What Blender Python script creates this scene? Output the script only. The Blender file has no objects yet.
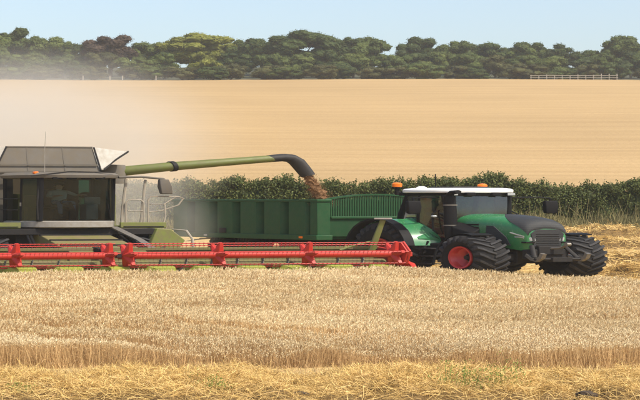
import bpy, math, random
import numpy as np
from mathutils import Vector, Matrix

R = math.radians
PI = math.pi
random.seed(7)
rng = np.random.default_rng(11)
scene = bpy.context.scene
col = scene.collection

# ------------------------------------------------------------------ camera
F = 1560.0            # focal length in photo pixels (640 wide)
H = 3.6               # eye height
cam_d = bpy.data.cameras.new('camera')
cam_d.sensor_width = 36.0
cam_d.lens = F / 640.0 * 36.0
cam_d.clip_start = 0.5
cam_d.clip_end = 3000
cam = bpy.data.objects.new('camera', cam_d)
cam.location = (0, 0, H)
cam.rotation_euler = (R(90), 0, 0)
col.objects.link(cam)
scene.camera = cam

# ------------------------------------------------------------------ light
SUN_EL = R(50)
SUN_AZ = R(124)       # 0 = +Y (away), 90 = +X (right), 180 = towards the camera
world = bpy.data.worlds.new('World')
scene.world = world
world.use_nodes = True
wn = world.node_tree
bg = wn.nodes['Background']
sky = wn.nodes.new('ShaderNodeTexSky')
sky.sky_type = 'NISHITA'
sky.sun_disc = False
sky.sun_elevation = SUN_EL
sky.sun_rotation = SUN_AZ
sky.air_density = 1.0
sky.dust_density = 2.6
sky.ozone_density = 0.6
wn.links.new(sky.outputs[0], bg.inputs[0])
bg.inputs[1].default_value = 0.15
sun_d = bpy.data.lights.new('sun', 'SUN')
sun_d.energy = 3.7
sun_d.angle = R(1.0)
sun_d.color = (1.0, 0.935, 0.81)
sun = bpy.data.objects.new('sun', sun_d)
sdir = Vector((math.sin(SUN_AZ) * math.cos(SUN_EL), math.cos(SUN_AZ) * math.cos(SUN_EL), math.sin(SUN_EL)))
sun.rotation_euler = (-sdir).to_track_quat('-Z', 'Y').to_euler()
sun.location = sdir * 100
col.objects.link(sun)

vs = scene.view_settings
vs.view_transform = 'Standard'
vs.look = 'None'
vs.exposure = 0.58
vs.gamma = 1.0
vs.use_curve_mapping = False
scene.render.engine = 'CYCLES'
cy = scene.cycles
cy.max_bounces = 8
cy.diffuse_bounces = 3
cy.glossy_bounces = 3
cy.transmission_bounces = 6
cy.transparent_max_bounces = 12
cy.volume_bounces = 1
cy.volume_step_rate = 2.0
cy.use_denoising = True
cy.sample_clamp_indirect = 4.0

# ------------------------------------------------------------------ materials
def _mat(name):
    m = bpy.data.materials.new(name)
    m.use_nodes = True
    nt = m.node_tree
    return m, nt, nt.nodes['Principled BSDF'], nt.nodes['Material Output']

def paint(name, c, rough=0.45, metal=0.0, var=0.25, scale=3.0, dirt=0.0, dirt_c=(0.36, 0.28, 0.18), bump=0.0, spec=0.5):
    """painted / plain surface with mottled tone, optional dust coat with a shape of its own"""
    m, nt, b, out = _mat(name)
    N, L = nt.nodes, nt.links
    tc = N.new('ShaderNodeTexCoord')
    n1 = N.new('ShaderNodeTexNoise'); n1.inputs['Scale'].default_value = scale; n1.inputs['Detail'].default_value = 6
    n1.inputs['Roughness'].default_value = 0.65
    L.new(tc.outputs['Object'], n1.inputs['Vector'])
    mx = N.new('ShaderNodeMixRGB')
    mx.inputs[1].default_value = (*[x * (1 - var) for x in c], 1)
    mx.inputs[2].default_value = (*[min(1, x * (1 + var)) for x in c], 1)
    L.new(n1.outputs['Fac'], mx.inputs[0])
    last = mx.outputs[0]
    if dirt > 0:
        n2 = N.new('ShaderNodeTexNoise'); n2.inputs['Scale'].default_value = scale * 2.3; n2.inputs['Detail'].default_value = 8
        n2.inputs['Roughness'].default_value = 0.7
        L.new(tc.outputs['Object'], n2.inputs['Vector'])
        rp = N.new('ShaderNodeMapRange'); rp.inputs[1].default_value = 0.36; rp.inputs[2].default_value = 0.68
        rp.inputs[3].default_value = dirt * 0.35; rp.inputs[4].default_value = min(1, dirt * 1.4)
        L.new(n2.outputs['Fac'], rp.inputs[0])
        m2 = N.new('ShaderNodeMixRGB'); m2.inputs[2].default_value = (*dirt_c, 1)
        L.new(rp.outputs[0], m2.inputs[0]); L.new(last, m2.inputs[1]); last = m2.outputs[0]
        rr = N.new('ShaderNodeMapRange'); rr.inputs[3].default_value = rough; rr.inputs[4].default_value = 0.9
        L.new(rp.outputs[0], rr.inputs[0]); L.new(rr.outputs[0], b.inputs['Roughness'])
    else:
        b.inputs['Roughness'].default_value = rough
    L.new(last, b.inputs['Base Color'])
    b.inputs['Metallic'].default_value = metal
    b.inputs['Specular IOR Level'].default_value = spec
    if bump > 0:
        bp = N.new('ShaderNodeBump'); bp.inputs['Strength'].default_value = bump; bp.inputs['Distance'].default_value = 0.02
        n3 = N.new('ShaderNodeTexNoise'); n3.inputs['Scale'].default_value = scale * 8; n3.inputs['Detail'].default_value = 4
        L.new(tc.outputs['Object'], n3.inputs['Vector']); L.new(n3.outputs['Fac'], bp.inputs['Height'])
        L.new(bp.outputs[0], b.inputs['Normal'])
    return m

def fibre(name, c0, c1, rough=0.75, transl=0.25, spec=0.25):
    """plant matter: colour between c0 and c1 by the per-piece attribute 'tint'"""
    m, nt, b, out = _mat(name)
    N, L = nt.nodes, nt.links
    at = N.new('ShaderNodeAttribute'); at.attribute_name = 'tint'
    mx = N.new('ShaderNodeMixRGB'); mx.inputs[1].default_value = (*c0, 1); mx.inputs[2].default_value = (*c1, 1)
    L.new(at.outputs['Fac'], mx.inputs[0])
    L.new(mx.outputs[0], b.inputs['Base Color'])
    b.inputs['Roughness'].default_value = rough
    b.inputs['Specular IOR Level'].default_value = spec
    if transl > 0:
        t = N.new('ShaderNodeBsdfTranslucent'); L.new(mx.outputs[0], t.inputs[0])
        s = N.new('ShaderNodeMixShader'); s.inputs[0].default_value = transl
        L.new(b.outputs[0], s.inputs[1]); L.new(t.outputs[0], s.inputs[2]); L.new(s.outputs[0], out.inputs['Surface'])
    return m

def glass(name, tint=(0.5, 0.62, 0.6), refl=0.12, rough=0.03, dust=0.06):
    m, nt, b, out = _mat(name)
    N, L = nt.nodes, nt.links
    N.remove(b)
    tr = N.new('ShaderNodeBsdfTransparent'); tr.inputs[0].default_value = (*tint, 1)
    gl = N.new('ShaderNodeBsdfGlossy'); gl.inputs['Roughness'].default_value = rough; gl.inputs[0].default_value = (0.62, 0.68, 0.72, 1)
    df = N.new('ShaderNodeBsdfDiffuse'); df.inputs[0].default_value = (0.42, 0.38, 0.3, 1)
    fr = N.new('ShaderNodeFresnel'); fr.inputs[0].default_value = 1.5
    ad = N.new('ShaderNodeMath'); ad.operation = 'ADD'; ad.inputs[1].default_value = refl; ad.use_clamp = True
    L.new(fr.outputs[0], ad.inputs[0])
    s = N.new('ShaderNodeMixShader'); L.new(ad.outputs[0], s.inputs[0]); L.new(tr.outputs[0], s.inputs[1]); L.new(gl.outputs[0], s.inputs[2])
    tc = N.new('ShaderNodeTexCoord'); ns = N.new('ShaderNodeTexNoise'); ns.inputs['Scale'].default_value = 4; ns.inputs['Detail'].default_value = 6
    L.new(tc.outputs['Object'], ns.inputs['Vector'])
    mr = N.new('ShaderNodeMapRange'); mr.inputs[1].default_value = 0.4; mr.inputs[2].default_value = 0.75; mr.inputs[3].default_value = dust * 0.3; mr.inputs[4].default_value = dust * 2
    L.new(ns.outputs['Fac'], mr.inputs[0])
    s2 = N.new('ShaderNodeMixShader'); L.new(mr.outputs[0], s2.inputs[0]); L.new(s.outputs[0], s2.inputs[1]); L.new(df.outputs[0], s2.inputs[2])
    L.new(s2.outputs[0], out.inputs['Surface'])
    return m

def field(name, c0, c1, c2, sx, sy, fine=6.0, bump=0.4, streak=0.5, dist=0.05):
    """straw-covered ground: broad mottling, streaks along the drill rows, fine fleck"""
    m, nt, b, out = _mat(name)
    N, L = nt.nodes, nt.links
    tc = N.new('ShaderNodeTexCoord')
    mp = N.new('ShaderNodeMapping'); mp.inputs['Scale'].default_value = (sx, sy, 1)
    L.new(tc.outputs['Object'], mp.inputs[0])
    st = N.new('ShaderNodeTexNoise'); st.inputs['Scale'].default_value = 1; st.inputs['Detail'].default_value = 7; st.inputs['Roughness'].default_value = 0.6
    L.new(mp.outputs[0], st.inputs['Vector'])
    br = N.new('ShaderNodeTexNoise'); br.inputs['Scale'].default_value = 0.03; br.inputs['Detail'].default_value = 3
    L.new(tc.outputs['Object'], br.inputs['Vector'])
    fn = N.new('ShaderNodeTexNoise'); fn.inputs['Scale'].default_value = fine; fn.inputs['Detail'].default_value = 5; fn.inputs['Roughness'].default_value = 0.7
    L.new(tc.outputs['Object'], fn.inputs['Vector'])
    r1 = N.new('ShaderNodeMapRange'); r1.inputs[1].default_value = 0.5 - 0.22; r1.inputs[2].default_value = 0.5 + 0.22
    L.new(st.outputs['Fac'], r1.inputs[0])
    m1 = N.new('ShaderNodeMixRGB'); m1.inputs[1].default_value = (*c0, 1); m1.inputs[2].default_value = (*c1, 1)
    L.new(r1.outputs[0], m1.inputs[0])
    r2 = N.new('ShaderNodeMapRange'); r2.inputs[1].default_value = 0.42; r2.inputs[2].default_value = 0.75; r2.inputs[3].default_value = 0; r2.inputs[4].default_value = streak
    L.new(fn.outputs['Fac'], r2.inputs[0])
    m2 = N.new('ShaderNodeMixRGB'); m2.inputs[2].default_value = (*c2, 1)
    L.new(r2.outputs[0], m2.inputs[0]); L.new(m1.outputs[0], m2.inputs[1])
    m3 = N.new('ShaderNodeMixRGB'); m3.blend_type = 'MULTIPLY'; m3.inputs[0].default_value = 0.35
    L.new(m2.outputs[0], m3.inputs[1]); L.new(br.outputs['Color'], m3.inputs[2])
    hs = N.new('ShaderNodeHueSaturation'); hs.inputs['Saturation'].default_value = 1.0; hs.inputs['Value'].default_value = 1.18
    bw = N.new('ShaderNodeRGBToBW'); L.new(br.outputs['Color'], bw.inputs[0]); L.new(bw.outputs[0], m3.inputs[2])
    L.new(m3.outputs[0], hs.inputs['Color']); L.new(hs.outputs[0], b.inputs['Base Color'])
    b.inputs['Roughness'].default_value = 0.9; b.inputs['Specular IOR Level'].default_value = 0.1
    bp = N.new('ShaderNodeBump'); bp.inputs['Strength'].default_value = bump; bp.inputs['Distance'].default_value = dist
    L.new(fn.outputs['Fac'], bp.inputs['Height']); L.new(bp.outputs[0], b.inputs['Normal'])
    return m

M = {}
M['stubble'] = field('stubble', (0.40, 0.27, 0.11), (0.62, 0.45, 0.20), (0.22, 0.14, 0.06), 0.5, 2.0, 9.0, 0.8, 0.7)
M['hill'] = field('hill_stubble', (0.335, 0.224, 0.104), (0.44, 0.302, 0.146), (0.31, 0.204, 0.092), 0.014, 0.55, 2.2, 0.6, 0.60, 0.15)
M['straw'] = fibre('straw', (0.30, 0.165, 0.045), (0.88, 0.62, 0.225), 0.5, 0.15, 0.4)
M['straw_bed'] = field('straw_bed', (0.12, 0.07, 0.028), (0.30, 0.19, 0.07), (0.06, 0.036, 0.016), 2, 5, 14, 1.0, 0.8)  # bed coloured dark for the shade in gaps between the straws
M['wheat_stalk'] = fibre('wheat_stalk', (0.36, 0.215, 0.095), (0.76, 0.54, 0.27), 0.6, 0.2)
M['wheat_ear'] = fibre('wheat_ear', (0.55, 0.405, 0.20), (0.93, 0.79, 0.52), 0.65, 0.3)
M['leaf_dark'] = fibre('leaf_dark', (0.026, 0.042, 0.01), (0.085, 0.12, 0.026), 0.6, 0.40)
M['leaf_mid'] = fibre('leaf_mid', (0.04, 0.06, 0.012), (0.13, 0.168, 0.036), 0.6, 0.40)
M['leaf_pale'] = fibre('leaf_pale', (0.06, 0.085, 0.018), (0.18, 0.215, 0.055), 0.6, 0.40)
M['leaf_yellow'] = fibre('leaf_yellow', (0.1, 0.115, 0.016), (0.3, 0.3, 0.045), 0.6, 0.40)
M['leaf_brown'] = fibre('leaf_brown', (0.040, 0.028, 0.020), (0.120, 0.080, 0.050), 0.6, 0.40)
M['leaf_olive'] = fibre('leaf_olive', (0.045, 0.048, 0.014), (0.135, 0.135, 0.042), 0.6, 0.40)
M['hedge_leaf'] = fibre('hedge_leaf', (0.026, 0.038, 0.008), (0.135, 0.155, 0.036), 0.6, 0.25)
M['rough_grass'] = fibre('rough_grass', (0.075, 0.078, 0.026), (0.34, 0.285, 0.13), 0.7, 0.25)
M['weed'] = fibre('weed', (0.10, 0.15, 0.03), (0.34, 0.40, 0.09), 0.6, 0.35)
M['bark'] = paint('bark', (0.11, 0.085, 0.06), 0.9, var=0.4, scale=2, bump=0.5)
M['wood_floor'] = paint('wood_floor', (0.05, 0.052, 0.022), 0.95, var=0.4, scale=.3)
M['soil'] = paint('soil', (0.05, 0.033, 0.02), 0.95, var=0.4, scale=4, bump=0.6)
M['tractor_green'] = paint('tractor_green', (0.012, 0.155, 0.050), 0.22, var=0.15, scale=2, dirt=0.07)
M['trailer_green'] = paint('trailer_green', (0.004, 0.045, 0.013), 0.5, var=0.3, scale=1.4, dirt=0.14, dirt_c=(0.09, 0.08, 0.045), spec=0.22)
M['trailer_rib'] = paint('trailer_rib', (0.005, 0.060, 0.017), 0.45, var=0.3, scale=1.7, dirt=0.14, dirt_c=(0.11, 0.095, 0.055), spec=0.25)
M['lime'] = paint('lime', (0.14, 0.185, 0.012), 0.5, var=0.3, scale=2, dirt=0.6, dirt_c=(0.16, 0.125, 0.07))
M['lime_low'] = paint('lime_low', (0.29, 0.33, 0.025), 0.45, var=0.25, scale=2, dirt=0.25, dirt_c=(0.35, 0.28, 0.12))
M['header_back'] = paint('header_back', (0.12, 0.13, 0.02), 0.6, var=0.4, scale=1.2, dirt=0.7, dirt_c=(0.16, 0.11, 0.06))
M['auger_lime'] = paint('auger_lime', (0.095, 0.122, 0.012), 0.42, var=0.25, scale=2, dirt=0.4, dirt_c=(0.13, 0.105, 0.055))
M['red'] = paint('red', (0.46, 0.012, 0.006), 0.40, var=0.25, scale=3, dirt=0.16, dirt_c=(0.22, 0.10, 0.05))
M['rim_red'] = paint('rim_red', (0.40, 0.008, 0.012), 0.4, var=0.15, scale=3, dirt=0.08)
M['tyre'] = paint('tyre', (0.014, 0.014, 0.015), 0.75, var=0.3, scale=4, dirt=0.06, dirt_c=(0.10, 0.085, 0.07), bump=0.2, spec=0.10)
M['lug'] = paint('tyre_lug', (0.024, 0.024, 0.026), 0.65, var=0.3, scale=5, dirt=0.12, dirt_c=(0.09, 0.08, 0.07), spec=0.18)
M['black'] = paint('black_plastic', (0.008, 0.008, 0.009), 0.55, var=0.3, scale=4, dirt=0.03, dirt_c=(0.08, 0.07, 0.055), spec=0.10)
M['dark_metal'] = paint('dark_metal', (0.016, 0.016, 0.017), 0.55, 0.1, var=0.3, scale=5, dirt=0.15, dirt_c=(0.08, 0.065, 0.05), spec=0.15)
M['steel'] = paint('steel', (0.11, 0.11, 0.107), 0.4, 0.5, var=0.25, scale=4, dirt=0.25)
M['mesh_black'] = paint('grille_mesh', (0.012, 0.013, 0.014), 0.5, 0.1, var=0.3, scale=9, dirt=0.06, dirt_c=(0.10, 0.09, 0.08), bump=0.5, spec=0.22)
_nt = M['mesh_black'].node_tree
_wv = _nt.nodes.new('ShaderNodeTexWave'); _wv.wave_type = 'BANDS'; _wv.bands_direction = 'Z'; _wv.inputs['Scale'].default_value = 9; _wv.inputs['Distortion'].default_value = 0.4
_tc = _nt.nodes.new('ShaderNodeTexCoord'); _nt.links.new(_tc.outputs['Object'], _wv.inputs['Vector'])
_mx = _nt.nodes.new('ShaderNodeMixRGB'); _mx.blend_type = 'ADD'; _mx.inputs[2].default_value = (0.035, 0.036, 0.037, 1)
_b = _nt.nodes['Principled BSDF']; _src = _b.inputs['Base Color'].links[0].from_socket
_nt.links.new(_wv.outputs['Fac'], _mx.inputs[0]); _nt.links.new(_src, _mx.inputs[1]); _nt.links.new(_mx.outputs[0], _b.inputs['Base Color'])

M['white'] = paint('white_paint', (0.78, 0.78, 0.76), 0.35, var=0.08, scale=3, dirt=0.10)
M['grey_roof'] = paint('grey_roof', (0.10, 0.094, 0.085), 0.6, var=0.3, scale=2, dirt=0.5, dirt_c=(0.15, 0.12, 0.08), spec=0.3)
M['tank_sheet'] = paint('tank_sheet', (0.12, 0.108, 0.092), 0.65, 0.1, var=0.3, scale=1.6, dirt=0.5, dirt_c=(0.14, 0.11, 0.07))
M['tank_gusset'] = paint('tank_gusset', (0.45, 0.43, 0.385), 0.5, 0.1, var=0.2, scale=2, dirt=0.4, dirt_c=(0.28, 0.23, 0.16))
M['silver'] = paint('silver_band', (0.34, 0.32, 0.29), 0.45, 0.2, var=0.2, scale=2, dirt=0.45, dirt_c=(0.22, 0.18, 0.12))
M['handrail'] = paint('handrail', (0.24, 0.225, 0.19), 0.5, 0.2, var=0.2, scale=3, dirt=0.4)
M['rubber'] = paint('rubber_spout', (0.018, 0.017, 0.017), 0.6, var=0.3, scale=3, dirt=0.12, dirt_c=(0.09, 0.07, 0.05), spec=0.3)
M['interior'] = paint('cab_interior', (0.018, 0.018, 0.02), 0.8, var=0.3, scale=4, spec=0.1)
M['interior_lite'] = paint('cab_lining', (0.13, 0.14, 0.14), 0.8, var=0.2, scale=4)
M['seat_red'] = paint('seat_red', (0.30, 0.03, 0.03), 0.8, var=0.2, scale=5)
M['amber'] = paint('amber_lens', (0.75, 0.16, 0.01), 0.2, var=0.15, scale=6)
M['red_lens'] = paint('red_lens', (0.6, 0.05, 0.02), 0.2, var=0.1, scale=6)
M['lens'] = paint('lamp_lens', (0.36, 0.38, 0.39), 0.12, 0.3, var=0.15, scale=12)
M['glass'] = glass('cab_glass', (0.47, 0.60, 0.57), 0.05, dust=0.015)
M['glass_dark'] = glass('combine_glass', (0.42, 0.53, 0.51), 0.0, dust=0.008)
M['glass_teal'] = glass('teal_glass', (0.50, 0.95, 0.85), 0.02, dust=0.05)
M['grain'] = fibre('grain', (0.12, 0.058, 0.024), (0.30, 0.165, 0.075), 0.8, 0.0)
M['grain_pile'] = paint('grain_pile', (0.50, 0.33, 0.17), 0.9, var=0.3, scale=6, bump=0.5)
M['fence_wood'] = paint('fence_wood', (0.30, 0.27, 0.215), 0.8, var=0.25, scale=2)
M['skin'] = paint('skin', (0.42, 0.23, 0.16), 0.6, var=0.1, scale=6)
M['shirt'] = paint('shirt', (0.34, 0.33, 0.31), 0.9, var=0.12, scale=6)
M['jeans'] = paint('jeans', (0.07, 0.12, 0.22), 0.9, var=0.2, scale=8)
M['hat'] = paint('hat', (0.05, 0.05, 0.055), 0.9, var=0.2, scale=8)
M['hair'] = paint('hair', (0.03, 0.022, 0.016), 0.8, var=0.2, scale=12)

# ------------------------------------------------------------------ object helpers
def tag(o, label=None, cat=None, group=None, kind=None):
    if label: o['label'] = label
    if cat: o['category'] = cat
    if group: o['group'] = group
    if kind: o['kind'] = kind
    return o

def empty(name, loc, parent=None):
    o = bpy.data.objects.new(name, None)
    o.empty_display_size = 0.3
    o.location = loc
    if parent: o.parent = parent
    col.objects.link(o)
    return o

def link(name, me, parent=None, loc=(0, 0, 0)):
    o = bpy.data.objects.new(name, me)
    o.location = loc
    if parent: o.parent = parent
    col.objects.link(o)
    return o

def arrays_mesh(name, V, Fq, mats, midx=None, tint=None, smooth=False):
    """V (n,3); Fq: list of (m,k) int arrays (each a block of k-gons)"""
    me = bpy.data.meshes.new(name)
    blocks = [np.asarray(b, dtype=np.int32) for b in Fq if len(b)]
    nl = sum(b.size for b in blocks); npoly = sum(len(b) for b in blocks)
    me.vertices.add(len(V)); me.loops.add(nl); me.polygons.add(npoly)
    me.vertices.foreach_set('co', np.ascontiguousarray(V, dtype=np.float32).ravel())
    me.loops.foreach_set('vertex_index', np.concatenate([b.ravel() for b in blocks]))
    tot = np.concatenate([np.full(len(b), b.shape[1], dtype=np.int32) for b in blocks])
    st = np.concatenate([[0], np.cumsum(tot)[:-1]]).astype(np.int32)
    me.polygons.foreach_set('loop_start', st)
    try:
        me.polygons.foreach_set('loop_total', tot)
    except Exception:
        pass
    for m in mats: me.materials.append(m)
    if midx is not None: me.polygons.foreach_set('material_index', np.asarray(midx, dtype=np.int32))
    me.polygons.foreach_set('use_smooth', np.full(npoly, smooth))
    if tint is not None:
        a = me.attributes.new('tint', 'FLOAT', 'POINT')
        a.data.foreach_set('value', np.asarray(tint, dtype=np.float32))
    me.update(calc_edges=True)
    return me

S = 2.0               # the place is drawn twice as broad as tall in the photograph: everything is built that broad
class Frame:
    """u forward, v left, w up -> world offset from the thing's base"""
    def __init__(s, a, k=1.0, base=None):
        c, n = math.cos(R(a)), math.sin(R(a))
        s.m = np.array([[S * c, S * n, 0], [-n, c, 0], [0, 0, 1.0]]) * k
        s.base = base
    def __call__(s, V):
        return np.asarray(V, dtype=float) @ s.m.T
WORLD = Frame(0)
WORLD.m = np.diag([S, 1, 1.0])
PLAIN = Frame(0); PLAIN.m = np.eye(3)

class MB:
    def __init__(s): s.v = []; s.f = []
    def add(s, vs, fs):
        n = len(s.v); s.v += [tuple(map(float, p)) for p in vs]; s.f += [tuple(i + n for i in q) for q in fs]; return s
    def box(s, u0, u1, v0, v1, w0, w1):
        p = [(u0, v0, w0), (u1, v0, w0), (u1, v1, w0), (u0, v1, w0), (u0, v0, w1), (u1, v0, w1), (u1, v1, w1), (u0, v1, w1)]
        return s.add(p, [(0, 3, 2, 1), (4, 5, 6, 7), (0, 1, 5, 4), (1, 2, 6, 5), (2, 3, 7, 6), (3, 0, 4, 7)])
    def hexa(s, p):   # 8 points: bottom loop, top loop
        return s.add(p, [(0, 3, 2, 1), (4, 5, 6, 7), (0, 1, 5, 4), (1, 2, 6, 5), (2, 3, 7, 6), (3, 0, 4, 7)])
    def prism(s, poly, axis, a, b):
        """poly: 2D outline; axis 'u','v','w' is the extrusion axis"""
        def P(q, t):
            return {'u': (t, q[0], q[1]), 'v': (q[0], t, q[1]), 'w': (q[0], q[1], t)}[axis]
        n = len(poly)
        vs = [P(q, a) for q in poly] + [P(q, b) for q in poly]
        fs = [tuple(range(n))[::-1], tuple(range(n, 2 * n))] + [(i, (i + 1) % n, n + (i + 1) % n, n + i) for i in range(n)]
        return s.add(vs, fs)
    def loft(s, secs, caps=True, closed=True):
        n = len(secs[0]); vs = [p for q in secs for p in q]; fs = []
        for j in range(len(secs) - 1):
            for i in range(n if closed else n - 1):
                fs.append((j * n + i, j * n + (i + 1) % n, (j + 1) * n + (i + 1) % n, (j + 1) * n + i))
        if caps and closed: fs += [tuple(range(n))[::-1], tuple(range((len(secs) - 1) * n, len(secs) * n))]
        return s.add(vs, fs)
    def tube(s, pts, r, n=8, caps=True):
        pts = [Vector(p) for p in pts]
        rs = r if isinstance(r, (list, tuple)) else [r] * len(pts)
        secs = []; up = None
        for i, p in enumerate(pts):
            t = (pts[min(i + 1, len(pts) - 1)] - pts[max(i - 1, 0)]).normalized()
            if up is None:
                up = Vector((0, 0, 1)) if abs(t.z) < 0.9 else Vector((0, 1, 0))
            a = t.cross(up).normalized(); b = a.cross(t).normalized(); up = b
            secs.append([p + (a * math.cos(2 * PI * k / n) + b * math.sin(2 * PI * k / n)) * rs[i] for k in range(n)])
        return s.loft(secs, caps)
    def lathe(s, prof, c, axis='v', n=28, caps=False):
        """prof: (offset along axis, radius)"""
        secs = []
        for o, r in prof:
            ring = []
            for k in range(n):
                x, y = r * math.cos(2 * PI * k / n), r * math.sin(2 * PI * k / n)
                ring.append({'v': (c[0] + x, c[1] + o, c[2] + y), 'w': (c[0] + x, c[1] + y, c[2] + o), 'u': (c[0] + o, c[1] + x, c[2] + y)}[axis])
            secs.append(ring)
        return s.loft(secs, caps)
    def plate(s, poly3, nrm, t):
        n = Vector(nrm).normalized() * t
        a = [Vector(p) for p in poly3]
        k = len(a)
        return s.add(a + [p + n for p in a], [tuple(range(k))[::-1], tuple(range(k, 2 * k))] + [(i, (i + 1) % k, k + (i + 1) % k, k + i) for i in range(k)])
    def strip(s, pts, w_dir, w, t):
        """a bent flat bar along pts: width along w_dir, thickness t"""
        pts = [Vector(p) for p in pts]; wd = Vector(w_dir).normalized() * w / 2
        secs = []
        for i, p in enumerate(pts):
            d = (pts[min(i + 1, len(pts) - 1)] - pts[max(i - 1, 0)]).normalized()
            nn = d.cross(wd).normalized() * t / 2
            secs.append([p - wd - nn, p + wd - nn, p + wd + nn, p - wd + nn])
        return s.loft(secs)

import bmesh
def part(name, mb, mat, parent, fr=PLAIN, smooth=True, bevel=0.0, angle=35, loc=(0, 0, 0)):
    me = bpy.data.meshes.new(name)
    me.from_pydata([tuple(p) for p in fr(mb.v)], [], mb.f)
    bm = bmesh.new(); bm.from_mesh(me); bmesh.ops.recalc_face_normals(bm, faces=bm.faces); bm.to_mesh(me); bm.free()
    if isinstance(mat, str): mat = M[mat]
    me.materials.append(mat)
    if smooth:
        me.polygons.foreach_set('use_smooth', [True] * len(me.polygons))
        me.set_sharp_from_angle(angle=R(angle))
    o = link(name, me, parent, loc)
    if bevel > 0:
        b = o.modifiers.new('bevel', 'BEVEL'); b.width = bevel; b.segments = 2; b.limit_method = 'ANGLE'; b.angle_limit = R(40)
    return o

# ------------------------------------------------------------------ ground
GD = np.array([-60, 0, 33, 40, 48, 56, 62, 70, 78, 86, 94, 100, 106, 125, 200, 290, 325, 340, 356, 385, 430, 520, 620.])
GZ = np.array([0, 0, 0, .08, .19, .31, .42, .62, .90, 1.22, 1.55, 1.80, 2.10, 4.1, 13.4, 24.6, 28.6, 29.95, 32.0, 36.4, 37.5, 28, 14.])
_dd = np.linspace(-60, 620, 3401)
_zz = np.interp(_dd, GD, GZ)
_k = np.hanning(31); _k /= _k.sum()
_zz = np.convolve(np.pad(_zz, 15, 'edge'), _k, 'valid')
def g(d):
    return np.interp(d, _dd, _zz)
def at(px, py, d):
    """point at depth d that the camera sees at photo pixel (px, py)"""
    return Vector(((px - 320) * d / F, d, H - (py - 200) * d / F))

def sheet(name, xs, ys, mat):
    X, Y = np.meshgrid(xs, ys)
    Z = g(Y) + 0.02 * np.sin(X * 1.3 + Y * .7) * np.sin(Y * 1.1 - X * .4)
    Z = np.where(Y > 110, g(Y) + 0.15 * np.sin(X * .05 + Y * .02), Z)
    V = np.stack([X, Y, Z], -1).reshape(-1, 3)
    nx, ny = len(xs), len(ys)
    i = np.arange(nx - 1); j = np.arange(ny - 1)
    I, J = np.meshgrid(i, j)
    q = np.stack([J * nx + I, J * nx + I + 1, (J + 1) * nx + I + 1, (J + 1) * nx + I], -1).reshape(-1, 4)
    o = link(name, arrays_mesh(name, V, [q], [mat], smooth=True))
    tag(o, kind='structure')
    return o
xs1 = np.concatenate([[-420, -200, -90, -50], np.linspace(-30, 30, 121), [50, 90, 200, 420]])
ground = sheet('ground', xs1, np.concatenate([np.linspace(-60, 20, 9), np.linspace(21, 103, 165)]), M['stubble'])
hill = sheet('hillside', np.linspace(-420, 420, 85), np.linspace(103, 335, 90), M['hill'])
wood_floor = sheet('woodland_floor', np.linspace(-420, 420, 85), np.linspace(335, 620, 70), M['wood_floor'])

# ------------------------------------------------------------------ fibre generators
def unit(a):
    return a / np.maximum(np.linalg.norm(a, axis=-1, keepdims=True), 1e-9)

def ribbons(P, D, L, W, bend, side=None):
    """two-segment bent ribbons -> verts (6n,3), quads (2n,4)"""
    n = len(P)
    if side is None: side = unit(np.cross(D, rng.normal(size=(n, 3))))
    side = side * (W / 2)[:, None]
    p1 = P + D * (L * .5)[:, None] + bend
    p2 = P + D * L[:, None]
    V = np.stack([P - side, P + side, p1 - side, p1 + side, p2 - side * .6, p2 + side * .6], 1).reshape(-1, 3)
    b = np.arange(n)[:, None] * 6
    q = np.concatenate([b + np.array([[0, 1, 3, 2]]), b + np.array([[2, 3, 5, 4]])])
    return V, q

def leaf_quads(P, Nrm, size, aspect=1.6):
    """small bent leaves (two triangles folded along the midrib)"""
    n = len(P)
    t = unit(np.cross(Nrm, rng.normal(size=(n, 3))))
    b = np.cross(Nrm, t)
    L = size[:, None]; Wd = L / aspect
    a = P - t * L * .5; c = P + t * L * .5
    l = P + b * Wd * .5 + Nrm * L * .12; r = P - b * Wd * .5 + Nrm * L * .12
    V = np.stack([a, l, c, r], 1).reshape(-1, 3)
    i = np.arange(n)[:, None] * 4
    return V, np.concatenate([i + np.array([[0, 2, 1]]), i + np.array([[0, 3, 2]])])

# ------------------------------------------------------------------ standing wheat
WH = 0.60
def far_edge(x):
    a = 58.3 + 0.19 * (x + 12.5)
    b = 61.0 - (x - 3.4) * 0.76
    return np.where(x < 3.4, a, np.minimum(a, b))
def near_edge(x):
    return 33.25 + 0.10 * np.sin(x * 1.1) + 0.06 * np.sin(x * 3.7 + 1) + 0.04 * np.sin(x * 9.1)
def track_t(x, d):
    """signed distances (in depth) from the two wheel tracks that run out to the cut edge"""
    t1 = (d - 33.3) + 0.55 * (x + 1.75) + .10 * np.sin(x * 2) + .05 * np.sin(x * 5)
    t2 = (d - 33.3) + 0.70 * (x - 1.75) + .10 * np.sin(x * 1.7) + .05 * np.sin(x * 4.3 + 1)
    return t1, t2

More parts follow.
